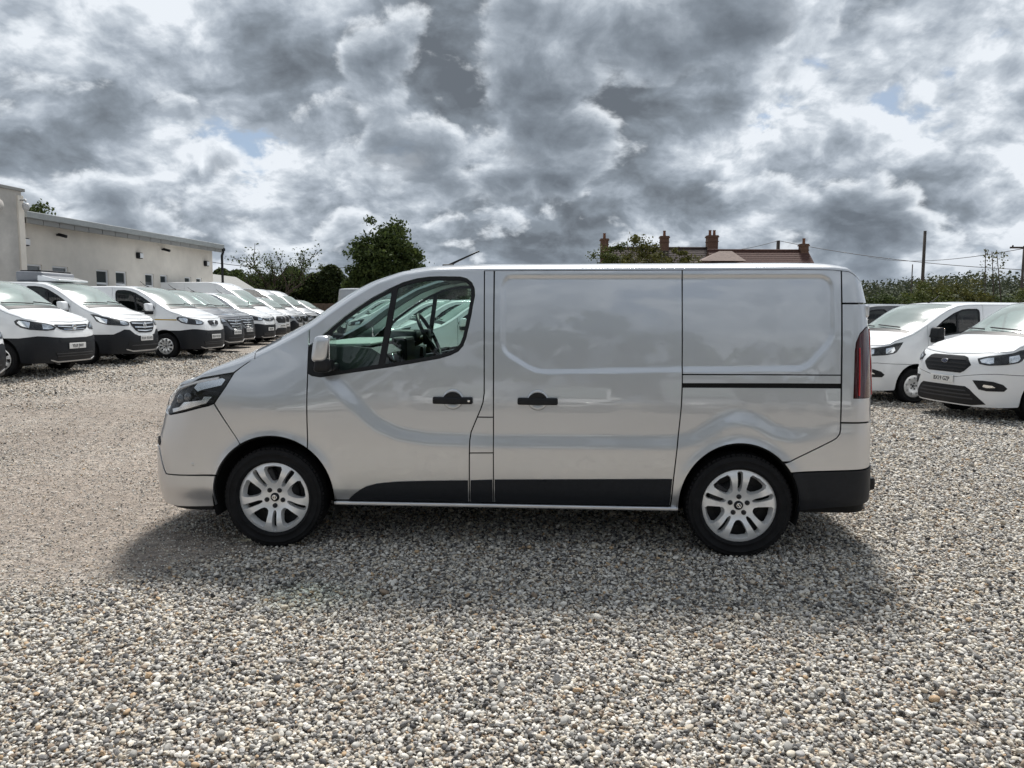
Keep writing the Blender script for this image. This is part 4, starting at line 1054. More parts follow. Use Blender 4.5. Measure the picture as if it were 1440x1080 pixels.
# --- style: six-sided grille with dark bars, body-colour bumper, fog pockets
ST_HEX = dict(
    xNr=-1.0, x0=-0.45, xN=[(0.2, -0.94), (0.30, -0.98), (0.45, -1.0), (0.65, -1.0), (0.80, -0.985), (0.95, -0.955), (1.04, -0.90), (1.12, -0.78), (1.3, -0.60)],
    zt=[(('f', 0), 1.05), (('f', 0.5), 1.08), (-0.62, 1.13), (-0.42, 1.19), (-0.20, 1.255), (-0.05, 1.305), (0.12, 1.40), (0.25, 1.48), (0.40, 1.585), (0.534, 1.675), (0.708, 1.775), (0.90, 1.845), (1.085, 1.868), (1.4, 1.875), (3.5, 1.875), (3.74, 1.84), (3.87, 1.79), (4.03, 1.77)],
    bumper_mat=P_WHITE, bumper_top=[(0, 0.70), (0.30, 0.70), (0.55, 0.74), (0.75, 0.77), (0.89, 0.78)], bumper_x=-0.42, bumper_z=0.76, rub=True,
    grille=[(0, 1.035), (0.34, 1.035), (0.42, 1.015), (0.53, 0.90), (0.43, 0.80), (0.36, 0.765), (0, 0.765)],
    bars=[[(0, 0.985), (0.40, 0.985), (0.42, 0.965), (0, 0.965)], [(0, 0.925), (0.48, 0.925), (0.49, 0.905), (0, 0.905)], [(0, 0.865), (0.48, 0.865), (0.46, 0.845), (0, 0.845)], [(0, 0.81), (0.42, 0.81), (0.40, 0.795), (0, 0.795)]],
    bar_mat=STEELG, badge=(0.945, 'oval'), intake=[[(0, 0.56), (0.48, 0.56), (0.56, 0.52), (0.74, 0.36), (0.80, 0.30), (0.6, 0.27), (0, 0.27)]], intake_bars=[(0.36, 0.62), (0.42, 0.58), (0.48, 0.50)],
    lamp=[('f', 0.60, 1.005), ('f', 0.66, 0.925), ('f', 0.78, 0.905), ('s', -0.66, 0.925), ('s', -0.48, 0.955), ('s', -0.42, 0.985), ('s', -0.33, 1.09), ('s', -0.27, 1.17), ('s', -0.42, 1.15), ('s', -0.58, 1.10), ('f', 0.74, 1.05)],
    lamp_in=[[('f', 0.65, 0.985), ('f', 0.69, 0.945), ('f', 0.80, 0.93), ('f', 0.84, 0.95), ('f', 0.82, 1.03), ('f', 0.74, 1.02)], [('s', -0.63, 0.95), ('s', -0.5, 0.975), ('s', -0.45, 1.02), ('s', -0.47, 1.08), ('s', -0.62, 1.05)]],
    fog=[('f', 0.60, 0.665), ('f', 0.74, 0.67), ('f', 0.86, 0.66), ('s', -0.70, 0.62), ('s', -0.64, 0.56), ('s', -0.68, 0.515), ('f', 0.80, 0.51), ('f', 0.70, 0.53)],
    fog_in=[('f', 0.76, 0.61), ('f', 0.85, 0.60), ('f', 0.88, 0.57), ('f', 0.80, 0.56), ('f', 0.75, 0.575)],
    plate=(0.655, None), dlo=[(0.27, 1.27), (0.31, 1.33), (0.44, 1.46), (0.58, 1.58), (0.79, 1.71), (0.98, 1.785), (1.12, 1.80), (1.30, 1.80), (1.345, 1.775), (1.355, 1.72), (1.35, 1.50), (1.33, 1.40), (1.10, 1.36), (0.8, 1.32), (0.40, 1.26)], split=(0.86, 1.72, 0.84, 1.33), mirror_mat=BLACK)
# --- style: high-roofed large van
def high(zr, **k):
    return dict(ST_TALL if k.pop('tall', True) else ST_HEX, wb=3.7, x1=4.6, xTr=4.85, xT=[(0.3, 4.86), (0.9, 4.85), (1.9, 4.80), (zr, 4.72)], R=0.35,
        zt=[(('f', 0), 1.08), (('f', 0.5), 1.10), (-0.60, 1.16), (-0.42, 1.21), (-0.20, 1.28), (-0.02, 1.37), (0.15, 1.50), (0.30, 1.63), (0.45, 1.76), (0.60, 1.88), (0.75, 2.0), (0.92, zr - 0.36), (1.10, zr - 0.22), (1.35, zr - 0.12), (1.7, zr - 0.07), (4.4, zr - 0.07), (4.6, zr - 0.1), (4.85, zr - 0.14)],
        wz=[(0.2, 0.94), (0.35, 0.965), (0.6, 0.985), (0.9, 0.985), (1.3, 0.965), (1.7, 0.925), (2.1, 0.88), (2.4, 0.84), (2.6, 0.81)],
        dlo=[(0.28, 1.38), (0.34, 1.46), (0.46, 1.58), (0.62, 1.72), (0.80, 1.84), (1.00, 1.92), (1.28, 1.92), (1.34, 1.87), (1.35, 1.78), (1.32, 1.52), (1.27, 1.43), (1.0, 1.37), (0.42, 1.28), (0.31, 1.31)], split=(0.82, 1.80, 0.74, 1.33), screen=(0.10, 0.84), bonnet_end=-0.04, mirror=(0.42, 1.45), mirror_mat=BLACK, mirror_s=1.25, dash_dz=0.10, **k)

PROTO = {}
def proto(key, sp):
    PROTO[key] = build_van(sp)
    return PROTO[key]
def repaint(root, old, new):
    def rec(o):
        if o.type == 'MESH':
            for sl in o.material_slots:
                if sl.material == old: sl.link = 'OBJECT'; sl.material = new
        for c in o.children: rec(c)
    rec(root)
used = set()
def place(key, loc, rz, label, group, plate=None, recol=None):
    root, B = PROTO[key]
    r = root if key not in used else copy_tree(root)
    if key in used and recol: pass
    used.add(key)
    r.location = loc; r.rotation_euler = (0, 0, rz)
    tag(r, label, 'van', group)
    if recol:
        for a, b in recol: repaint(r, a, b)
    if plate:
        for c in r.children:
            if c.name.startswith('number_plate') and not c.children:
                z = PL[key]; x = float(B.xN(z)) - 0.022
                me = text_mesh(plate, 0.092, 0.001, 0.0014); me.materials.append(INK)
                t = link('plate_lettering', me, c); t.location = (x - 0.0075, 0, z - 0.004); t.rotation_euler = (math.pi / 2, 0, -math.pi / 2); t.scale = (0.90, 1.0, 1.0)
    return r
PL = dict(slim=0.575, shield=0.575, tall=0.60, hex=0.655, hightall=0.60, highhex=0.655)
proto('slim', stylesheet(**dict(ST_SLIM, rim='seven', wb=3.2)))
proto('shield', stylesheet(**dict(ST_SHIELD, rim='multi', wb=3.2)))
proto('tall', stylesheet(**dict(ST_TALL, rim='double5')))
proto('hex', stylesheet(**dict(ST_HEX, rim='steel', rim_mat=ALLOY)))
proto('hightall', stylesheet(**dict(high(2.42), rim='steel')))
proto('highhex', stylesheet(**dict(high(2.44, tall=False), rim='steel')))
LEFT = 'vans parked in the row on the left'; RIGHT = 'vans parked in the row on the right'
# ================================================================ ground
def gz(X, Y):
    """yard level: flat round the camera, rising a little towards the left row, falling towards the right row"""
    X = np.asarray(X, float); Y = np.asarray(Y, float)
    a = sstep(2.0, 10.0, -X) * sstep(7.0, 18.0, Y)
    b = sstep(3.0, 7.5, X) * sstep(8.0, 13.0, Y)
    return 0.36 * a - 0.11 * b
def gravel_colour(nt, rnd, tint=(1.03, 0.985, 0.915)):
    """stone palette driven by a random value"""
    r = nt.nodes.new('ShaderNodeValToRGB'); r.color_ramp.interpolation = 'CONSTANT'; nt.links.new(rnd, r.inputs[0])
    e = r.color_ramp.elements
    cols = [(0.0, (0.66, 0.65, 0.625)), (0.13, (0.33, 0.33, 0.325)), (0.27, (0.50, 0.455, 0.39)), (0.37, (0.17, 0.17, 0.175)), (0.47, (0.72, 0.715, 0.695)), (0.55, (0.47, 0.47, 0.465)), (0.68, (0.10, 0.10, 0.105)), (0.74, (0.62, 0.585, 0.52)), (0.83, (0.28, 0.225, 0.18)), (0.89, (0.40, 0.40, 0.41)), (0.945, (0.46, 0.34, 0.225)), (0.962, (0.055, 0.055, 0.06))]
    cols = [(p, tuple(a * b for a, b in zip(c, tint))) for p, c in cols]
    e[0].position = 0.0; e[0].color = (*cols[0][1], 1); e[1].position = cols[1][0]; e[1].color = (*cols[1][1], 1)
    for p, c in cols[2:]: q = e.new(p); q.color = (*c, 1)
    return r.outputs[0]
def ground_mat():
    m, nt, b = newmat('gravel_ground'); N = nt.nodes.new; L = nt.links.new
    tc = N('ShaderNodeTexCoord')
    def vor(scale):
        v = N('ShaderNodeTexVoronoi'); v.inputs['Scale'].default_value = scale; v.inputs['Randomness'].default_value = 1.0
        L(tc.outputs['Object'], v.inputs['Vector']); return v
    v1 = vor(40.0); v2 = vor(80.0)
    def red(o):
        s = N('ShaderNodeSeparateColor'); L(o, s.inputs[0]); return s.outputs[0]
    c1 = gravel_colour(nt, red(v1.outputs['Color']), (1.02, 0.93, 0.84)); c2 = gravel_colour(nt, red(v2.outputs['Color']), (1.02, 0.93, 0.84))
    # bare compacted patches: sandy grit with fewer stones
    n1 = N('ShaderNodeTexNoise'); n1.inputs['Scale'].default_value = 0.55; n1.inputs['Detail'].default_value = 7; n1.inputs['Roughness'].default_value = 0.62; L(tc.outputs['Object'], n1.inputs['Vector'])
    n2 = N('ShaderNodeTexNoise'); n2.inputs['Scale'].default_value = 130; n2.inputs['Detail'].default_value = 4; L(tc.outputs['Object'], n2.inputs['Vector'])
    at = N('ShaderNodeAttribute'); at.attribute_name = 'bare'
    sm = N('ShaderNodeMath'); sm.operation = 'ADD'; L(n1.outputs[0], sm.inputs[0]); L(at.outputs['Fac'], sm.inputs[1])
    mr = N('ShaderNodeMapRange'); mr.interpolation_type = 'SMOOTHSTEP'; L(sm.outputs[0], mr.inputs[0]); mr.inputs[1].default_value = 0.46; mr.inputs[2].default_value = 0.86; mr.inputs[3].default_value = 0.0; mr.inputs[4].default_value = 0.78
    grit = N('ShaderNodeValToRGB'); L(n2.outputs[0], grit.inputs[0]); g = grit.color_ramp.elements
    g[0].position = 0.32; g[0].color = (0.17, 0.135, 0.112, 1); g[1].position = 0.66; g[1].color = (0.49, 0.41, 0.34, 1)
    mixs = N('ShaderNodeMix'); mixs.data_type = 'RGBA'; mixs.inputs[0].default_value = 0.35; L(c1, mixs.inputs[6]); L(c2, mixs.inputs[7])
    mx = N('ShaderNodeMix'); mx.data_type = 'RGBA'; L(mr.outputs[0], mx.inputs[0]); L(mixs.outputs[2], mx.inputs[6]); L(grit.outputs[0], mx.inputs[7])
    # large soft tone changes, wheel tracks and damp areas
    n3 = N('ShaderNodeTexNoise'); n3.inputs['Scale'].default_value = 0.23; n3.inputs['Detail'].default_value = 5
    mp = N('ShaderNodeMapping'); mp.inputs['Scale'].default_value = (1.0, 0.35, 1.0); mp.inputs['Rotation'].default_value = (0, 0, 0.5); L(tc.outputs['Object'], mp.inputs[0]); L(mp.outputs[0], n3.inputs['Vector'])
    m3 = N('ShaderNodeMapRange'); L(n3.outputs[0], m3.inputs[0]); m3.inputs[1].default_value = 0.3; m3.inputs[2].default_value = 0.7; m3.inputs[3].default_value = 0.80; m3.inputs[4].default_value = 1.12
    mu = N('ShaderNodeMix'); mu.data_type = 'RGBA'; mu.blend_type = 'MULTIPLY'; mu.inputs[0].default_value = 1.0; L(mx.outputs[2], mu.inputs[6]); L(m3.outputs[0], mu.inputs[7])
    n4 = N('ShaderNodeTexNoise'); n4.inputs['Scale'].default_value = 11.0; n4.inputs['Detail'].default_value = 7; n4.inputs['Roughness'].default_value = 0.72; L(tc.outputs['Object'], n4.inputs['Vector'])  # dark clumps: self-shadowing of loose stones painted into the ground colour
    m4 = N('ShaderNodeMapRange'); L(n4.outputs[0], m4.inputs[0]); m4.inputs[1].default_value = 0.33; m4.inputs[2].default_value = 0.66; m4.inputs[3].default_value = 0.42; m4.inputs[4].default_value = 1.05
    mv = N('ShaderNodeMix'); mv.data_type = 'RGBA'; mv.blend_type = 'MULTIPLY'; mv.inputs[0].default_value = 1.0; L(mu.outputs[2], mv.inputs[6]); L(m4.outputs[0], mv.inputs[7])
    L(mv.outputs[2], b.inputs['Base Color']); b.inputs['Roughness'].default_value = 0.85; b.inputs['Specular IOR Level'].default_value = 0.3
    bp = N('ShaderNodeBump'); bp.inputs['Strength'].default_value = 0.9; bp.inputs['Distance'].default_value = 0.014; bp.invert = True
    hm = N('ShaderNodeMath'); hm.operation = 'ADD'; L(v1.outputs['Distance'], hm.inputs[0])
    h2 = N('ShaderNodeMath'); h2.operation = 'MULTIPLY'; L(v2.outputs['Distance'], h2.inputs[0]); h2.inputs[1].default_value = 0.5; L(h2.outputs[0], hm.inputs[1])
    L(hm.outputs[0], bp.inputs['Height']); L(bp.outputs[0], b.inputs['Normal'])
    return m
def bareness(X, Y):
    """where the yard is worn down to grit: left of the van and a tongue in front of its nose"""
    q = 0.26 * np.exp(-(((X + 3.6) / 1.9) ** 2 + ((Y - 6.3) / 1.9) ** 2)) + 0.24 * np.exp(-(((X + 6.2) / 3.2) ** 2 + ((Y - 9.8) / 3.6) ** 2))
    q += 0.16 * np.exp(-(((X + 2.3) / 0.9) ** 2 + ((Y - 5.1) / 0.5) ** 2)) - 0.18 * np.exp(-(((X - 2) / 4.5) ** 2 + ((Y - 3.2) / 2.2) ** 2)) - 0.10 * sstep(3, 6, X)
    q += 0.14 * np.exp(-((X + 5.2 + 0.05 * (Y - 16)) / 1.6) ** 2) * sstep(9, 14, Y)
    return q
def build_ground():
    xs = np.unique(np.concatenate([np.linspace(-900, -30, 12), np.linspace(-30, 30, 101), np.linspace(30, 900, 12)]))
    ys = np.unique(np.concatenate([np.linspace(-200, -6, 8), np.linspace(-6, 46, 88), np.linspace(46, 1600, 14)]))
    X, Y = np.meshgrid(xs, ys); Z = gz(X, Y)
    V = np.stack([X, Y, Z], -1).reshape(-1, 3); nx = len(xs)
    F = [(j * nx + i, j * nx + i + 1, (j + 1) * nx + i + 1, (j + 1) * nx + i) for j in range(len(ys) - 1) for i in range(nx - 1)]
    me = bpy.data.meshes.new('ground'); me.from_pydata(V.tolist(), [], F); me.polygons.foreach_set('use_smooth', [True] * len(F))
    at = me.attributes.new('bare', 'FLOAT', 'POINT'); at.data.foreach_set('value', bareness(V[:, 0], V[:, 1]).astype(np.float32))
    return tag(link('ground', me, None, ground_mat()), kind='structure')
build_ground()

def stone_mesh(i):
    bm = bmesh.new(); bmesh.ops.create_icosphere(bm, subdivisions=1 if i % 2 else 2, radius=0.5)
    rs = np.random.default_rng(40 + i)
    dirs = rs.normal(size=(4, 3)); dirs /= np.linalg.norm(dirs, axis=1, keepdims=True)
    for v in bm.verts:
        n = np.array(v.co[:]) / 0.5
        k = 1 + 0.16 * sum(rs2 * (n @ d) for rs2, d in zip((1, -0.8, 0.6, -0.5), dirs)) + 0.05 * math.sin(5 * n[0] + i) * math.cos(4 * n[1])
        if i % 3 == 0: k -= 0.22 * max(0.0, n @ dirs[0] - 0.5)
        v.co = Vector((n[0] * 0.5 * k * (1.15 + 0.2 * (i % 3)), n[1] * 0.5 * k, n[2] * 0.5 * k * (0.52 + 0.08 * (i % 4))))
    me = bpy.data.meshes.new('stone'); bm.to_mesh(me); bm.free(); me.polygons.foreach_set('use_smooth', [i % 2 == 0] * len(me.polygons))
    return me
def stone_mat():
    m, nt, b = newmat('stone'); N = nt.nodes.new; L = nt.links.new
    oi = N('ShaderNodeObjectInfo'); c = gravel_colour(nt, oi.outputs['Random'])
    tc = N('ShaderNodeTexCoord'); n = N('ShaderNodeTexNoise'); n.inputs['Scale'].default_value = 2.2; n.inputs['Detail'].default_value = 4; L(tc.outputs['Object'], n.inputs['Vector'])
    mr = N('ShaderNodeMapRange'); L(n.outputs[0], mr.inputs[0]); mr.inputs[1].default_value = 0.3; mr.inputs[2].default_value = 0.7; mr.inputs[3].default_value = 0.78; mr.inputs[4].default_value = 1.2
    mu = N('ShaderNodeMix'); mu.data_type = 'RGBA'; mu.blend_type = 'MULTIPLY'; mu.inputs[0].default_value = 1; L(c, mu.inputs[6]); L(mr.outputs[0], mu.inputs[7])
    L(mu.outputs[2], b.inputs['Base Color']); b.inputs['Roughness'].default_value = 0.7; b.inputs['Specular IOR Level'].default_value = 0.35
    return m
def scatter_gravel():
    """loose stones near the camera: points with size and rotation, stones instanced on them"""
    r = np.random.default_rng(3)
    pts = []
    y = 1.9
    while y < 23.0:
        dy = 0.5; half = 0.67 * (y + dy) + 1.3
        dens = 6600 * (1 - 0.925 * float(sstep(3.2, 13.0, y + dy / 2)) - 0.03 * float(sstep(13, 23, y)))
        n = int(dens * 2 * half * dy)
        P = np.stack([r.uniform(-half, half, n), r.uniform(y, y + dy, n)], 1); pts.append(P); y += dy
    P = np.concatenate(pts)
    nb = bareness(P[:, 0], P[:, 1]) + 0.10 * np.sin(P[:, 0] * 2.1 + np.sin(P[:, 1] * 1.7)) * np.cos(P[:, 1] * 2.6 + 0.7)
    keep = r.uniform(size=len(P)) > 0.78 * sstep(-0.06, 0.26, nb)
    P = P[keep]; nb = nb[keep]
    size = np.clip(r.lognormal(math.log(0.0127), 0.31, len(P)), 0.008, 0.05) * (1 - 0.42 * sstep(0.0, 0.2, nb))
    size *= 1 + 0.55 * sstep(4, 13, P[:, 1]) + 0.5 * sstep(13, 22, P[:, 1])
    Z = gz(P[:, 0], P[:, 1]) + size * r.uniform(0.12, 0.95, len(P))
    me = bpy.data.meshes.new('gravel'); me.vertices.add(len(P)); me.vertices.foreach_set('co', np.stack([P[:, 0], P[:, 1], Z], 1).astype(np.float32).ravel())
    a = me.attributes.new('size', 'FLOAT', 'POINT'); a.data.foreach_set('value', size.astype(np.float32))
    rot = np.stack([r.normal(0, 0.45, len(P)), r.normal(0, 0.45, len(P)), r.uniform(0, 6.28, len(P))], 1)
    a = me.attributes.new('turn', 'FLOAT_VECTOR', 'POINT'); a.data.foreach_set('vector', rot.astype(np.float32).ravel())
    mt = stone_mat()
    sc = bpy.data.collections.new('stone_shapes')
    for i in range(7):
        sm = stone_mesh(i); sm.materials.append(mt); sc.objects.link(bpy.data.objects.new('stone', sm))
    o = link('gravel', me, None, mt); tag(o, 'loose mixed grey, white and tan pebbles covering the yard', 'gravel', kind='stuff')
    ng = bpy.data.node_groups.new('gravel_scatter', 'GeometryNodeTree')
    ng.interface.new_socket('Geometry', in_out='INPUT', socket_type='NodeSocketGeometry'); ng.interface.new_socket('Geometry', in_out='OUTPUT', socket_type='NodeSocketGeometry')
    N = ng.nodes.new; L = ng.links.new
    gi = N('NodeGroupInput'); go = N('NodeGroupOutput'); io = N('GeometryNodeInstanceOnPoints'); ci = N('GeometryNodeCollectionInfo')
    ci.inputs['Collection'].default_value = sc; ci.inputs['Separate Children'].default_value = True; ci.inputs['Reset Children'].default_value = True
    s = N('GeometryNodeInputNamedAttribute'); s.data_type = 'FLOAT'; s.inputs['Name'].default_value = 'size'
    t = N('GeometryNodeInputNamedAttribute'); t.data_type = 'FLOAT_VECTOR'; t.inputs['Name'].default_value = 'turn'
    rv = N('FunctionNodeRandomValue'); rv.data_type = 'INT'; rv.inputs[4].default_value = 0; rv.inputs[5].default_value = 6
    L(gi.outputs[0], io.inputs['Points']); L(ci.outputs[0], io.inputs['Instance']); io.inputs['Pick Instance'].default_value = True
    L(rv.outputs[2], io.inputs['Instance Index']); L(t.outputs[0], io.inputs['Rotation']); L(s.outputs[0], io.inputs['Scale']); L(io.outputs[0], go.inputs[0])
    md = o.modifiers.new('scatter', 'NODES'); md.node_group = ng
    print('stones', len(P))
scatter_gravel()
# ================================================================ placing the vans
TAU = math.pi
def L_(x, y): return (x, y, float(gz(x, y)))
rzL = TAU - 0.07
PL_BLOCK = None
place('tall', L_(-9.95, 13.0), rzL, 'white van cut off by the left edge of the photo, only its nose corner showing', LEFT)
place('slim', L_(-9.80, 15.75), rzL, 'white van with slim chrome grille and black bumper, nearest whole van on the left', LEFT, 'YE69 JWV')
v = place('tall', L_(-9.72, 18.45), rzL, 'white van with a grey refrigeration pod on its roof, tall chrome-barred grille', LEFT)
pod = MB(); pod.add(*rounded_block((1.42, 0, 2.03), (0.62, 1.30, 0.24), 3, lambda V: V * np.where(V[:, :1] < 0, [[1, 0.94, 0.9]], [[1, 1, 1]]), 0.07)); pod.build('fridge_pod', simple('pod_grey', (0.20, 0.21, 0.23), 0.5, var=0.1), v)
pr = MB(); pr.add(*rounded_block((1.42, 0, 2.155), (0.50, 1.1, 0.04), 2, None, 0.012)); pr.build('pod_grille', BLACK, v)
fr = MB(); fr.add(*rounded_block((0.98, 0, 1.99), (0.50, 1.24, 0.16), 4, lambda V: V * np.where(V[:, :1] < 0, [[1, 0.9, 0.35]], [[1, 1, 1]]) - np.where(V[:, :1] < 0, [[0, 0, 0.05]], [[0, 0, 0]]), 0.05)); fr.build('pod_fairing', P_WHITE, v)
v = place('shield', L_(-9.02, 21.10), rzL, 'white van with a thin yellow stripe along its side, small black shield grille', LEFT)
_, Bs = PROTO['shield']
st = simple('yellow_tape', (0.42, 0.27, 0.03), 0.5)
for side in (-1, 1):
    m = MB()
    patch(m, Bs, SZ(Bs, [(-0.34, 1.005), (0.24, 1.015), (0.24, 1.045), (-0.34, 1.035)]), 0.003, side=side, gap=0, flange=0.003, h=0.1)
    patch(m, Bs, SZ(Bs, [(0.26, 1.015), (1.41, 1.04), (1.41, 1.07), (0.26, 1.045)]), 0.003, side=side, gap=0, flange=0.003, h=0.1)
    m.build('side_stripe', st, v)
place('tall', L_(-9.45, 23.8), rzL, 'dark grey van with chrome grille bars, right beside the yellow-striped van', LEFT, recol=[(P_WHITE, P_GREY)])
place('tall', L_(-10.0, 26.5), rzL, 'second dark grey van, half hidden behind the first dark grey one', LEFT, recol=[(P_WHITE, P_GREY)])
place('slim', L_(-10.05, 29.2), rzL, 'white low-roof van next beyond the two dark grey vans', LEFT)
place('highhex', L_(-10.5, 32.0), rzL, 'nearest white high-roof van in the left row, behind the dark grey pair', LEFT)
place('hex', L_(-11.1, 34.6), rzL, 'white low-roof van squeezed between the nearest high-roof van and a light grey one', LEFT)
place('tall', L_(-11.2, 37.3), rzL, 'light grey low-roof van farther down the left row', LEFT, recol=[(P_WHITE, P_LGREY)])
place('hightall', L_(-11.7, 40.2), rzL, 'light grey high-roof van near the far end of the left row', LEFT, recol=[(P_WHITE, P_LGREY)])
place('hightall', L_(-11.9, 43.4), rzL, 'white high-roof van, last tall one before the hedge', LEFT, recol=[(P_WHITE, P_WHITE)])
place('hex', L_(-12.0, 47.0), rzL, 'small white van at the very end of the left row', LEFT)
# right row
place('hex', L_(8.10, 12.82), rad(9), 'white van on the right edge with six-sided black grille facing the camera', RIGHT, 'BX19 GZP')
place('hex', L_(7.48, 15.45), rad(9), 'white van parked just behind the six-sided-grille van, its windscreen and side window showing', RIGHT)
place('slim', L_(7.05, 18.2), rad(9), 'dark van roof and window showing between the silver van and the white vans', RIGHT, recol=[(P_WHITE, P_GREY)])
# row seen through the silver van's cab windows
mids = ['nearest white van seen through the silver van\'s side window', 'second white van seen through the silver van\'s side window', 'third white van seen through the silver van\'s side window', 'fourth white van seen through the silver van\'s side window', 'fifth white van seen through the silver van\'s side window', 'farthest white van seen through the silver van\'s side window']
for i, lb in enumerate(mids):
    place(('slim', 'hex', 'tall')[i % 3], L_(-1.75 - 0.95 * i, 19.4 + 2.75 * i), rad(12), lb, 'vans behind the silver van')
place('hightall', L_(-6.72, 38.5), -math.pi / 2, 'white high-roof van seen from behind above the silver van\'s bonnet', 'vans behind the silver van')
# vans parked behind the camera, mirrored in the silver flank
for i, (key, lb) in enumerate((('hex', 'leftmost'), ('slim', 'second'), ('tall', 'third'), ('hightall', 'fourth'), ('hex', 'rightmost'))):
    place(key, (-6.3 + 3.1 * i, -9.0 - 0.3 * (i % 2), 0), -math.pi / 2 + 0.05 * (i % 3 - 1), lb + ' of the five white vans parked behind the camera, mirrored in the silver flank', 'vans behind the camera')
# short strokes for plates whose letters cannot be read
def plate_marks():
    mb = MB()
    for k, yc in enumerate((-0.20, -0.135, -0.065, 0.0, 0.085, 0.15, 0.215)):
        mb.box((0, yc - 0.016, 0), (0.002, 0.012, 0.066)); mb.box((0, yc + 0.016, 0.004 * (k % 3)), (0.002, 0.012, 0.05)); mb.box((0, yc, 0.024 - 0.024 * (k % 3)), (0.002, 0.03, 0.011))
    me = mb.mesh('plate_lettering'); me.materials.append(INK); return me
_pm = plate_marks()
for o in list(COL.objects):
    if o.name.startswith('number_plate') and not o.children and o.parent:
        c = np.array([v.co[:] for v in o.data.vertices]); t = link('plate_lettering', _pm, o); t.location = (c[:, 0].min() - 0.001, 0, c[:, 2].mean())

# ================================================================ buildings
RENDER = simple('cream_render', (0.69, 0.645, 0.575), 0.92, var=0.10, scale=1.4, bump=0.25)
RENDER2 = simple('grey_render', (0.46, 0.44, 0.41), 0.92, var=0.22, scale=1.1, bump=0.25)
GUTTER = simple('gutter_grey', (0.30, 0.32, 0.32), 0.6, var=0.12, scale=3)
UPVC = simple('white_frame', (0.74, 0.75, 0.76), 0.35)
PANE = simple('dark_pane', (0.05, 0.06, 0.065), 0.06, coat=0.5)
SOFFIT = simple('soffit_grey', (0.25, 0.25, 0.24), 0.8)
def yard_building():
    p0 = Vector((-15.25, 24.0, 0)); p1 = Vector((-13.70, 35.5, 0)); d = (p1 - p0).normalized(); n = Vector((d.y, -d.x, 0))   # n looks to the yard
    L = (p1 - p0).length; root = empty('yard_building', p0); root.rotation_euler = (0, 0, math.atan2(d.y, d.x))
    # local: x along the wall, -y towards the yard
    tag(root, 'long cream rendered single-storey building with small windows behind the left row of vans', 'building')
    Ht = 4.32
    wins = []
    # (centre along wall, width, sill z, head z): pairs of top-hung windows
    def along(px):
        k = (px - 720) / 1082; t = (k * p0.y - p0.x) / (d.x - k * d.y); return t
    for a, b, zs in ((40, 65, 0), (79, 101, 0), (140, 157, 0), (167, 182, 0), (208, 220, 0), (229, 239, 0), (263, 272, 0), (279, 287, 0)):
        t0, t1 = along(a), along(b); wins.append((t0, t1, 2.05, 3.06))
    holes = [[(a, z0), (b, z0), (b, z1), (a, z1)] for a, b, z0, z1 in wins]
    V2, F = tri2d([(-0.1, -0.2), (L, -0.2), (L, Ht), (-0.1, Ht)], holes, 0.8, 0.6)
    P = np.stack([V2[:, 0], np.zeros(len(V2)), V2[:, 1]], 1); N = np.tile([0, -1.0, 0], (len(V2), 1))
    m = MB(); shell(m, V2, F, P, N, 0.16); m.build('wall', RENDER, root)
    m = MB(); m.box((L / 2, 4.6, 2.15), (L - 0.4, 9.0, 4.2)); m.box((L - 0.1, 4.6, 2.15), (0.2, 9.1, 4.25)); m.build('back_walls', RENDER, root)
    m = MB(); m.prism([(-0.45, Ht + 0.30), (9.4, Ht + 0.9), (9.4, Ht + 0.75), (-0.45, Ht + 0.16)], -0.1, L + 0.25, 'yz'); rf = m.build('roof', SOFFIT, root); fix_normals(rf.data)
    # fascia in panels, gutter joints showing
    k = 17
    for i in range(k):
        a = -0.1 + (L + 0.3) * i / k; b = -0.1 + (L + 0.3) * (i + 1) / k - 0.03
        MB().box(((a + b) / 2, -0.43, Ht + 0.02), (b - a, 0.05, 0.16), bev=0.006).build('soffit_board', SOFFIT, rf)
    MB().box((L / 2, -0.47, Ht + 0.20), (L + 0.35, 0.10, 0.20), bev=0.02).build('fascia', GUTTER, rf)
    for a, b, z0, z1 in wins:
        w = MB(); f = 0.055; y = 0.07
        w.box(((a + b) / 2, y, z0 + f / 2), (b - a, 0.06, f)); w.box(((a + b) / 2, y, z1 - f / 2), (b - a, 0.06, f)); w.box((a + f / 2, y, (z0 + z1) / 2), (f, 0.058, z1 - z0)); w.box((b - f / 2, y, (z0 + z1) / 2), (f, 0.058, z1 - z0))
        w.box(((a + b) / 2, y - 0.004, z0 + (z1 - z0) * 0.52), (b - a - 2 * f, 0.06, 0.075))
        wo = w.build('window', UPVC, root)
        for za, zb_ in ((z0 + f, z0 + (z1 - z0) * 0.50), (z0 + (z1 - z0) * 0.56, z1 - f)):
            MB().box(((a + b) / 2, y + 0.012, (za + zb_) / 2), (b - a - 2 * f + 0.02, 0.012, zb_ - za + 0.02)).build('pane', PANE, wo)
        MB().box(((a + b) / 2, -0.03, z0 - 0.03), (b - a + 0.1, 0.12, 0.05), bev=0.008).build('sill', RENDER, wo)
    # bulkhead lamps and cameras under the eaves
    for px, z in ((40, 3.72), (199, 3.72), (292, 3.72)):
        t = along(px); m = MB(); m.box((t, -0.07, z), (0.26, 0.14, 0.24), bev=0.03); o = m.build('floodlight', BLACK, root)
        MB().box((t + 0.03, -0.145, z), (0.20, 0.02, 0.18), bev=0.008).build('lamp_face', UPVC, o)
    for px, z in ((88, 4.08), (233, 4.08)):
        t = along(px); m = MB(); m.box((t, -0.06, z), (0.08, 0.12, 0.06)); m.box((t, -0.20, z - 0.02), (0.10, 0.30, 0.10), rot=(0.25, 0, 0), bev=0.02); m.build('security_camera', BLACK, root)
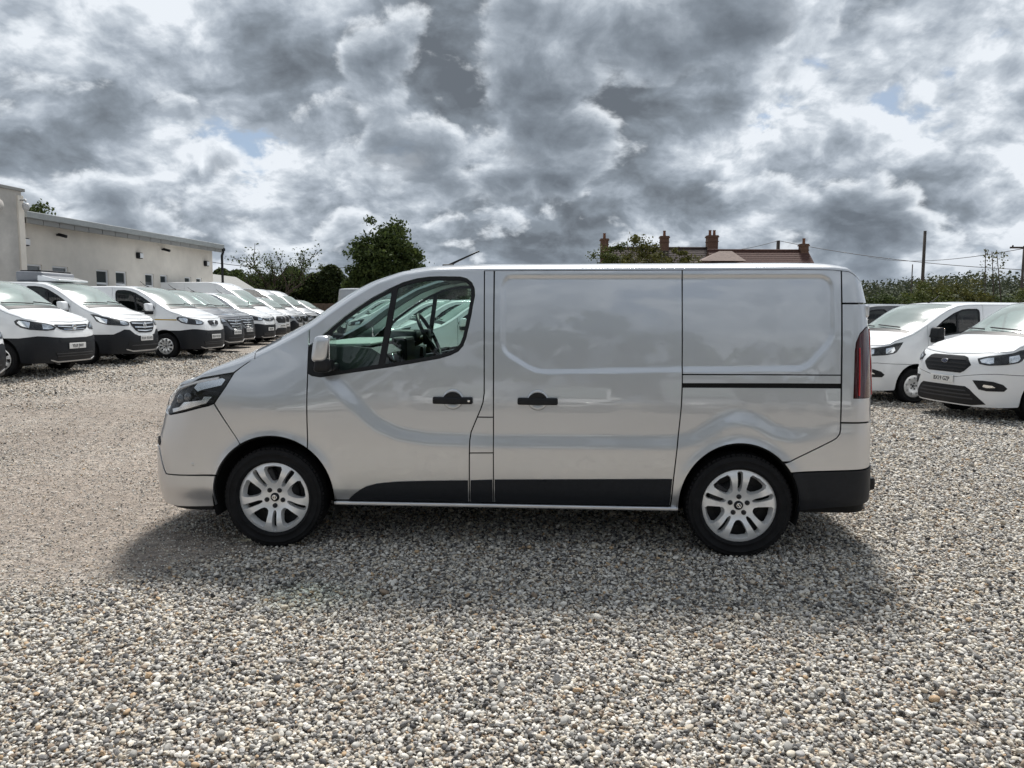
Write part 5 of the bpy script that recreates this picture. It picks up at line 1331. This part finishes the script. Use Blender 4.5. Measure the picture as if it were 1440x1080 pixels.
    m = MB(); m.tube([(L + 0.13, -0.47, Ht + 0.12), (L + 0.13, -0.47, Ht - 0.02), (L + 0.13, -0.40, Ht - 0.2), (L + 0.13, -0.40, 0)], 0.055, 10); m.box((L + 0.13, -0.46, Ht + 0.08), (0.16, 0.14, 0.12)); m.build('downpipe', BLACK, root)
    # taller grey block closing the near end
    r2 = empty('end_block', p0); r2.rotation_euler = root.rotation_euler
    tag(r2, 'taller grey rendered block with a thin coping at the left edge of the photo', 'building')
    t1 = along(32) - 0.55; m = MB(); m.box((t1 - 1.62, 1.6, 2.55), (3.2, 4.6, 5.15)); m.build('wall', RENDER2, r2)
    m = MB(); m.box((t1 - 1.62, 1.6, 5.16), (3.35, 4.75, 0.09), bev=0.01); m.build('coping', SOFFIT, r2)
    m = MB(); m.box((t1 - 0.10, -0.72, 2.5), (0.22, 0.06, 5.0), bev=0.01); m.build('corner_strip', RENDER, r2)
    m = MB(); m.lathe([(0.0, 0.14), (0.08, 0.14), (0.10, 0.08), (0.10, 0.02), (0.08, -0.04), (0.04, -0.08), (0.0, -0.09)], 16, 'z', (t1 - 0.12, -0.92, 4.62)); m.tube([(t1 - 0.12, -0.92, 4.80), (t1 - 0.12, -0.92, 4.86), (t1 - 0.12, -0.70, 4.86)], 0.03, 6); m.build('dome_camera', simple('camera_grey', (0.45, 0.45, 0.45), 0.4), r2)
    m = MB(); m.lathe([(0.0, 0.0), (0.15, 0.0), (0.17, 0.03), (0.17, 0.09)], 20, 'y', (t1 - 0.95, -0.79, 4.62)); m.build('round_siren', RENDER2, r2)
    # low gabled outbuilding past the downpipe
    r3 = empty('outbuilding', (0, 0, 0)); tag(r3, 'small pale gable showing just past the dark downpipe', 'building')
    X0 = -17.9; Y0 = 44.0
    m = MB(); m.prism([(X0, 0), (X0 + 1.6, 0), (X0 + 1.6, 2.7), (X0 + 0.0, 3.65), (X0 - 3.2, 2.2), (X0 - 3.2, 0)], Y0, Y0 + 6, 'xz'); o = m.build('wall', RENDER, r3); fix_normals(o.data)
    m = MB(); m.prism([(X0 + 1.75, 2.64), (X0 + 1.75, 2.74), (X0, 3.8), (X0 - 3.4, 2.2), (X0 - 3.4, 2.1), (X0, 3.68)], Y0 - 0.15, Y0 + 6.2, 'xz'); o = m.build('roof', SOFFIT, r3); fix_normals(o.data)
yard_building()

BRICK = simple('old_brick', (0.13, 0.075, 0.052), 0.9, var=0.3, scale=9, bump=0.4)
TILE = simple('clay_tile', (0.075, 0.034, 0.026), 0.85, var=0.35, scale=6, bump=0.5)
TILED = simple('weathered_tile', (0.05, 0.036, 0.032), 0.9, var=0.35, scale=6, bump=0.5)
TERRA = simple('terracotta', (0.17, 0.075, 0.042), 0.8, var=0.2)
def house():
    D = 72.0
    def X(px): return (px - 720) / 1082 * D
    def Z(py): return EYE + (441 - py) / 1082 * D
    root = empty('brick_house', (X(1010), D, 0)); tag(root, 'old brick house whose red tiled roofs and four chimneys rise above the silver van', 'house')
    cx = X(1010)
    def rel(px): return X(px) - cx
    # two ridged ranges: the darker left one and the red right one
    for (a, b, ridge, eave, mat, y) in ((862, 1012, 347, 385, TILED, 1.0), (1000, 1139, 353, 392, TILE, -1.5)):
        w = MB(); w.box(((rel(a) + rel(b)) / 2, y + 3.2, Z(eave) / 2), (rel(b) - rel(a) - 0.2, 6.2, Z(eave))); w.build('wall', BRICK, root)
        r = MB()
        # tile courses as real steps
        n = 14; y0 = y - 0.3; y1 = y + 3.2; z0 = Z(eave) - 0.1; z1 = Z(ridge)
        for s in (0, 1):
            for i in range(n):
                ya = y0 + (y1 - y0) * i / n; yb = y0 + (y1 - y0) * (i + 1.12) / n; za = z0 + (z1 - z0) * i / n; zb_ = z0 + (z1 - z0) * (i + 1.12) / n
                if s: ya, yb = 2 * y1 - ya, 2 * y1 - yb
                r.add([(rel(a) - 0.15, ya, za + 0.035), (rel(b) + 0.1, ya, za + 0.035), (rel(b) + 0.1, yb, zb_), (rel(a) - 0.15, yb, zb_), (rel(a) - 0.15, ya, za), (rel(b) + 0.1, ya, za)], [(0, 1, 2, 3), (4, 5, 1, 0)], False)
        ro = r.build('roof', mat, root)
        m = MB(); m.tube([(rel(a) - 0.15, y1, z1 + 0.02), (rel(b) + 0.1, y1, z1 + 0.02)], 0.13, 8); m.build('ridge_tiles', mat, ro)
        g = MB()
        for xg in (rel(a) - 0.05, rel(b)): g.prism([(y0 + 0.3, z0), (2 * y1 - y0 - 0.3, z0), (y1, z1 - 0.05)], xg - 0.1, xg + 0.1, 'yz')
        go = g.build('gable', BRICK, root); fix_normals(go.data)
    # pale hipped porch roof between the ranges
    h = MB(); za, zb_ = Z(372), Z(357)
    h.add([(rel(972), -3.0, za), (rel(1032), -3.0, za), (rel(1020), -1.2, zb_), (rel(1003), -1.2, zb_), (rel(972), 1, za), (rel(1032), 1, za)], [(0, 1, 2, 3), (0, 3, 4), (1, 5, 2), (3, 2, 5, 4)], False); h.build('porch_roof', simple('pale_tile', (0.19, 0.14, 0.12), 0.85, var=0.25, scale=5), root)
    for px, top, w, pots in ((855, 334, 11, 1), (943, 330, 12, 1), (1013, 329, 15, 2), (1134, 344, 11, 1)):
        y = 4.2 if px < 1020 else 1.7
        c = MB(); xw = w / 1082 * D; zt_ = Z(top)
        zb0 = Z(372)
        c.box((rel(px), y, (zb0 + zt_) / 2), (xw, xw * 0.9, zt_ - zb0)); c.box((rel(px), y, zt_ - 0.10), (xw + 0.16, xw * 0.9 + 0.16, 0.10)); c.box((rel(px), y, zt_ + 0.0), (xw + 0.06, xw * 0.9 + 0.06, 0.10)); c.box((rel(px), y, zt_ - 0.55), (xw + 0.10, xw * 0.9 + 0.10, 0.08))
        co = c.build('chimney', BRICK, root)
        for k in range(pots):
            q = MB(); q.lathe([(0.16, 0.0), (0.14, 0.1), (0.12, 0.4), (0.15, 0.46), (0.15, 0.52), (0.09, 0.52)], 12, 'z', (rel(px) + (k - (pots - 1) / 2) * 0.42, y, zt_ + 0.05)); q.build('chimney_pot', TERRA, co)
house()

# ================================================================ poles, wires, fence
WOOD = simple('pole_wood', (0.06, 0.05, 0.043), 0.9, var=0.3, scale=5, bump=0.3)
WIRE = simple('wire_black', (0.02, 0.02, 0.022), 0.6)
def at(px, py, D): return Vector(((px - 720) / 1082 * D, D, EYE + (440 - py) / 1082 * D * 1.0))
def pole(px, top, D, label, arm=False, r=0.15):
    t = at(px, top, D); root = empty('utility_pole', (t.x, t.y, 0)); tag(root, label, 'pole', 'utility poles')
    m = MB(); m.tube([(0, 0, -0.3), (0, 0, t.z * 0.5), (0, 0, t.z)], [r, r * 0.9, r * 0.8], 10); m.build('post', WOOD, root)
    if arm:
        m = MB(); m.box((0, -0.12, t.z - 0.15), (2.4, 0.12, 0.14)); a = m.build('crossarm', WOOD, root)
        for x in (-1.0, 0, 1.0):
            q = MB(); q.lathe([(0.05, 0.0), (0.07, 0.05), (0.04, 0.12), (0.0, 0.14)], 8, 'z', (x, -0.12, t.z - 0.08)); q.build('insulator', BLACK, a)
    return t
pa = pole(1292, 326, 48, 'tall bare wooden pole standing in the hedge on the right', r=0.11)
pb = pole(1431, 346, 62, 'wooden pole with a crossarm near the right edge', True, 0.12)
pc = pole(1089, 340, 80, 'short pole with wires rising behind the house roof', r=0.22)
pole(1157 + 120, 372, 150, 'thin distant pole left of the tall bare pole', r=0.12)
def wire(a, b, sag, label, r=0.03):
    m = MB(); pts = []
    for i in range(15):
        t = i / 14; p = a.lerp(b, t); p.z -= sag * 4 * t * (1 - t); pts.append(p)
    m.tube(pts, r, 5, cap=False); tag(m.build('overhead_wire', WIRE), label, 'wire', 'overhead wires')
wire(pc, at(1460, 380, 62), 0.5, 'overhead wire running right from behind the house roof to the right edge', 0.028)
wire(pc, at(985, 356, 78), 0.3, 'overhead wire dropping left from the short pole to the house', 0.026)
wire(pb + Vector((0, 0, -0.2)), at(1215, 362, 120), 0.8, 'faint overhead wire left of the crossarm pole', 0.03)
wire(at(300, 372, 75), at(520, 376, 75), 0.5, 'overhead wire between the bare tree and the big dark tree', 0.03)
FENCE = simple('fence_wood', (0.085, 0.062, 0.045), 0.9, var=0.25, scale=4)
def fence():
    root = empty('board_fence', (-19.5, 58, 0)); tag(root, 'dark close-boarded fence below the hedge beyond the left row', 'fence')
    me = MB().box((0, 0, 1.1), (0.30, 0.03, 2.2)).mesh('board'); me.materials.append(FENCE)
    for i in range(46):
        o = link('board', me, root); o.location = (i * 0.31, random.uniform(-0.012, 0.012), random.uniform(-0.02, 0.02)); 
    MB().box((7, 0.05, 1.7), (14.3, 0.05, 0.1)).build('rail', FENCE, root)
fence()
# ================================================================ trees and hedges
def leaf_mat(name, col, var=0.35):
    m = bpy.data.materials.new(name); m.use_nodes = True; nt = m.node_tree; nt.nodes.clear(); N = nt.nodes.new; L = nt.links.new
    g = N('ShaderNodeNewGeometry'); r = N('ShaderNodeValToRGB'); L(g.outputs['Random Per Island'], r.inputs[0])
    e = r.color_ramp.elements; c = np.array(col)
    e[0].color = (*(c * (1 - var)), 1); e[1].color = (*(c * (1 + var) * np.array([1.15, 1.0, 0.8])), 1)
    d = N('ShaderNodeBsdfPrincipled'); L(r.outputs[0], d.inputs['Base Color']); d.inputs['Roughness'].default_value = 0.7; d.inputs['Specular IOR Level'].default_value = 0.15
    t = N('ShaderNodeBsdfTranslucent'); L(r.outputs[0], t.inputs[0])
    mx = N('ShaderNodeMixShader'); mx.inputs[0].default_value = 0.25; L(d.outputs[0], mx.inputs[1]); L(t.outputs[0], mx.inputs[2])
    o = N('ShaderNodeOutputMaterial'); L(mx.outputs[0], o.inputs[0])
    return m
LF_DARK = leaf_mat('leaves_dark', (0.052, 0.080, 0.028)); LF_MID = leaf_mat('leaves_mid', (0.075, 0.10, 0.032)); LF_CON = leaf_mat('leaves_conifer', (0.042, 0.062, 0.026)); LF_OLIVE = leaf_mat('leaves_olive', (0.085, 0.095, 0.032)); LF_FAR = leaf_mat('leaves_far', (0.055, 0.072, 0.050), 0.3)  # LF_FAR carries distance haze in its leaf colour
BARK = simple('bark', (0.075, 0.058, 0.045), 0.95, var=0.3, scale=8)
def leaves_mesh(P, size, r, up=0.2, name='crown'):
    """one folded quad per point"""
    n = len(P); nr = r.normal(size=(n, 3)); nr[:, 2] = np.abs(nr[:, 2]) + up; nr /= np.linalg.norm(nr, axis=1, keepdims=True)
    a = r.normal(size=(n, 3)); a -= (a * nr).sum(1, keepdims=True) * nr; a /= np.linalg.norm(a, axis=1, keepdims=True); b = np.cross(nr, a)
    s = size * r.uniform(0.55, 1.35, (n, 1))
    V = np.stack([P - a * s * 0.6, P + b * s * 0.38 + nr * s * 0.12, P + a * s * 0.6, P - b * s * 0.38 + nr * s * 0.10], 1).reshape(-1, 3)
    me = bpy.data.meshes.new(name); me.vertices.add(4 * n); me.vertices.foreach_set('co', V.astype(np.float32).ravel())
    me.loops.add(4 * n); me.loops.foreach_set('vertex_index', np.arange(4 * n, dtype=np.int32)); me.polygons.add(n)
    me.polygons.foreach_set('loop_start', np.arange(0, 4 * n, 4, dtype=np.int32)); me.polygons.foreach_set('loop_total', np.full(n, 4, np.int32)); me.update(calc_edges=True)
    return me
def limbs(mb, p, d, ln, rad_, depth, r, tips, spread=0.6, gravity=0.0):
    p = np.array(p, float); d = np.array(d, float); q = p.copy(); pts = [p.copy()]
    for k in range(4):
        d = d + r.normal(0, 0.13, 3) + np.array([0, 0, gravity]); d /= np.linalg.norm(d); q = q + d * ln / 4; pts.append(q.copy())
    mb.tube(pts, [rad_ * (1 - 0.14 * k) for k in range(5)], 6 if depth > 1 else 4, cap=False)
    tips.append((q.copy(), depth)); tips.append((pts[2].copy(), depth))
    if depth == 0: return
    for k in range(3 if depth > 1 else 3):
        nd = d + r.normal(0, spread, 3); nd[2] = nd[2] * 0.8 + 0.15; nd /= np.linalg.norm(nd)
        limbs(mb, pts[r.integers(2, 5)] if k else q, nd, ln * r.uniform(0.6, 0.82), rad_ * 0.55, depth - 1, r, tips, spread, gravity)
def clumps(r, n, c, R, size, inner=0.35):
    """leaf points gathered in ragged clumps on an uneven ellipsoid"""
    c = np.array(c); R = np.array(R)
    k = max(20, n // 90); d = r.normal(size=(k, 3)); d /= np.linalg.norm(d, axis=1, keepdims=True)
    rad_ = r.uniform(inner, 1.0, (k, 1)) ** 0.6 * (1 + 0.10 * r.normal(size=(k, 1)))
    C = c + d * R * rad_
    cs = R.mean() * r.uniform(0.08, 0.19, k)
    i = r.integers(0, k, n); o = r.normal(size=(n, 3)) * 0.62
    return C[i] + o * cs[i, None] * np.array([1, 1, 0.8])
def tree(name, loc, H, Rx, label, n=14000, leaf=0.16, mat=None, trunk=0.18, base=0.25, seed=1, group=None, sparse=False, cat='tree', vshape=1.0):
    r = np.random.default_rng(seed); root = empty(name, loc); tag(root, label, cat, group)
    m = MB(); tips = []
    if sparse:
        for k in range(4): limbs(m, (r.normal(0, 0.1), r.normal(0, 0.1), 0), (r.normal(0, 0.35), r.normal(0, 0.35), 1), H * 0.42, trunk * 0.7, 3, r, tips, 0.45, 0.05)
        T = np.array([t for t, dp in tips if dp <= 1]); P = T[r.integers(0, len(T), n)] + r.normal(0, 0.22, (n, 3))
        P = P[P[:, 2] > H * 0.3]
    else:
        limbs(m, (0, 0, 0), (0, 0, 1), H * 0.42, trunk, 2, r, tips, 0.5)
        P = clumps(r, n, (0, 0, H * (base + (1 - base) / 2)), (Rx, Rx, H * (1 - base) / 2 * vshape), leaf)
        P = P[P[:, 2] > 0.1]
    m.build('trunk', BARK, root)
    me = leaves_mesh(P, leaf, r); link('crown', me, root, mat or LF_DARK)
    return root
def wpos(px, D): return ((px - 720) / 1082 * D, D, 0.0)
tree('broadleaf_tree', wpos(545, 48), 6.9, 2.35, 'big dense dark green tree behind the silver van\'s windscreen', 26000, 0.19, LF_DARK, 0.22, 0.12, 11)
tree('bare_tree', wpos(384, 60), 6.4, 2.2, 'thin half-bare tree with open branches above the left hedge', 2600, 0.15, LF_DARK, 0.26, 0.3, 12, sparse=True)
tree('young_tree', wpos(455, 66), 5.4, 1.1, 'small light green tree between the bare tree and the big dark tree', 2600, 0.16, LF_MID, 0.1, 0.4, 13)
tree('young_tree', wpos(325, 62), 5.0, 1.3, 'round dark tree just right of the cream building', 6000, 0.17, LF_DARK, 0.12, 0.1, 14)
tree('broadleaf_tree', (-25.6, 40.5, 0), 7.3, 1.9, 'dark tree top rising behind the end of the building roof', 7000, 0.18, LF_DARK, 0.2, 0.2, 15)
# conifer hedge behind the left row, single bushes one can tell apart
def conifer(seed):
    r = np.random.default_rng(seed); n = 11000; H = 4.7
    z = r.uniform(0.02, 1, n) ** 0.8; a = r.uniform(0, 2 * math.pi, n); k = np.sqrt(np.clip(1 - z ** 3.5, 0, 1)) * (0.86 + 0.14 * np.sin(a * 3 + seed + z * 9)); rr = 1.35 * k * r.uniform(0.70, 1.04, n)
    P = np.stack([rr * np.cos(a), rr * np.sin(a), z * H], 1) + r.normal(0, 0.05, (n, 3))
    return leaves_mesh(P, 0.16, r, 0.5)
CON = []
for i in range(3):
    me = conifer(60 + i); me.materials.append(LF_CON); CON.append(me)
TRK = MB().tube([(0, 0, 0), (0, 0, 3.6)], [0.12, 0.03], 7).mesh('trunk'); TRK.materials.append(BARK)
places = ['first', 'second', 'third', 'fourth', 'fifth', 'sixth', 'seventh', 'eighth', 'ninth', 'tenth', 'eleventh', 'twelfth', 'thirteenth']
for i in range(13):
    D = 64 - 0.2 * i; x = -24.2 + 1.62 * i + random.uniform(-0.2, 0.2)
    root = empty('hedge_conifer', (x, D + random.uniform(-0.5, 0.5), 0), random.uniform(0, 6)); s = random.uniform(0.90, 1.12); root.scale = (s * 1.05, s * 1.05, s)
    tag(root, places[i] + ' dark conifer from the left in the tall hedge beyond the parked row', 'conifer', 'conifers of the left hedge')
    link('crown', CON[i % 3], root); link('trunk', TRK, root)
# bramble hedge on the right
def shrub_mesh(seed, n=20000, R=(1.5, 1.2, 1.35), leaf=0.075):
    r = np.random.default_rng(seed); P = clumps(r, n, (0, 0, R[2] * 0.98), R, leaf, 0.3); return leaves_mesh(P[P[:, 2] > 0], leaf, r, 0.4)
SH = []
for i in range(3):
    me = shrub_mesh(80 + i); me.materials.append((LF_MID, LF_OLIVE, LF_DARK)[i]); SH.append(me)
STM = MB()
for k in range(5): STM.tube([(0, 0, 0), (0.3 * math.cos(k * 1.3), 0.3 * math.sin(k * 1.3), 0.8), (0.6 * math.cos(k * 1.3), 0.6 * math.sin(k * 1.3), 1.6)], [0.04, 0.03, 0.015], 5)
STM = STM.mesh('stems'); STM.materials.append(BARK)
for i in range(13):
    x = 9.6 + i * 1.75; y = 27.5 + 0.35 * i + random.uniform(-0.5, 0.5)
    root = empty('hedge_shrub', (x, y, -0.11), random.uniform(0, 6)); s = random.uniform(0.92, 1.08); root.scale = (s, s, s * random.uniform(0.90, 1.06))
    tag(root, places[i] + ' leafy shrub from the left in the rough hedge above the right-hand vans', 'shrub', 'shrubs of the right hedge')
    link('foliage', SH[i % 3], root); link('stems', STM, root)
for k, (px, top) in enumerate(((1379, 350), (1392, 354), (1402, 352))):
    r = np.random.default_rng(200 + k); D = 29.0; H = EYE + (440 - top) / 1082 * D
    root = empty('tall_weed', wpos(px, D)); tag(root, ('leftmost', 'middle', 'rightmost')[k] + ' of the three thin weed stalks rising from the right hedge', 'weed', 'weed stalks')
    m = MB(); m.tube([(0, 0, 0), (0.05, 0, H * 0.5), (-0.05 - 0.1 * k, 0, H)], [0.03, 0.022, 0.012], 5); m.build('stalk', BARK, root)
    P = np.stack([r.normal(0, 0.07, 60), r.normal(0, 0.07, 60), H - r.uniform(0, 1.0, 60)], 1); link('leaves', leaves_mesh(P, 0.08, r), root, LF_OLIVE)
# bushes in front of the house
tree('garden_bush', wpos(905, 58), 7.3, 2.4, 'yellowish green bush growing in front of the left chimneys of the house', 9000, 0.15, LF_OLIVE, 0.14, 0.2, 21)
tree('garden_bush', wpos(856, 60), 7.0, 1.9, 'lower bush under the leftmost chimney', 6000, 0.15, LF_MID, 0.12, 0.2, 22)
tree('garden_bush', wpos(958, 58), 6.7, 1.8, 'bush right of the yellowish one, below the second chimney', 6000, 0.15, LF_OLIVE, 0.12, 0.2, 23)
# far wooded rise
def far_wood():
    r = np.random.default_rng(5); n = 90000
    x = r.uniform(-150, 330, n); y = r.uniform(250, 330, n)
    top = 10 + 4.0 * np.sin(x * 0.021 + 1.0) ** 2 + 1.2 * np.sin(x * 0.13) + 1.0 * np.sin(x * 0.37 + 2) + 0.8 * np.sin(x * 0.9)
    z = top * (0.25 + 0.75 * r.uniform(0, 1, n) ** 0.5) + r.normal(0, 0.5, n)
    o = link('far_wood', leaves_mesh(np.stack([x, y, z], 1), 0.9, r, 0.3, 'far_wood'), None, LF_FAR); tag(o, 'distant wooded rise on the horizon at the right', 'wood', kind='stuff')
    xs = np.linspace(-200, 400, 80); H = 9.5 + 5.0 * np.sin(xs * 0.021 + 1.0) ** 2
    V = []; F = []
    for i, (a, h) in enumerate(zip(xs, H)): V += [(a, 240, -0.5), (a, 290, h * 0.8), (a, 420, h)]
    for i in range(len(xs) - 1):
        for k in range(2): F.append((i * 3 + k, (i + 1) * 3 + k, (i + 1) * 3 + k + 1, i * 3 + k + 1))
    tag(MB().add(V, F).build('hill', simple('hill_green', (0.045, 0.06, 0.035), 0.95, var=0.3, scale=0.2)), kind='structure')
far_wood()
# tree line behind the camera: the van's flank mirrors it
for i in range(9):
    x = -20 + i * 5.0
    tree('boundary_tree', (x + random.uniform(-1, 1), -17 + random.uniform(-1.5, 1.5), 0), random.uniform(6.0, 8.2), 3.1, places[i] + ' tree of the row behind the camera, mirrored in the silver flank', 2600, 0.42, LF_DARK, 0.2, 0.05, 300 + i, 'trees behind the camera')
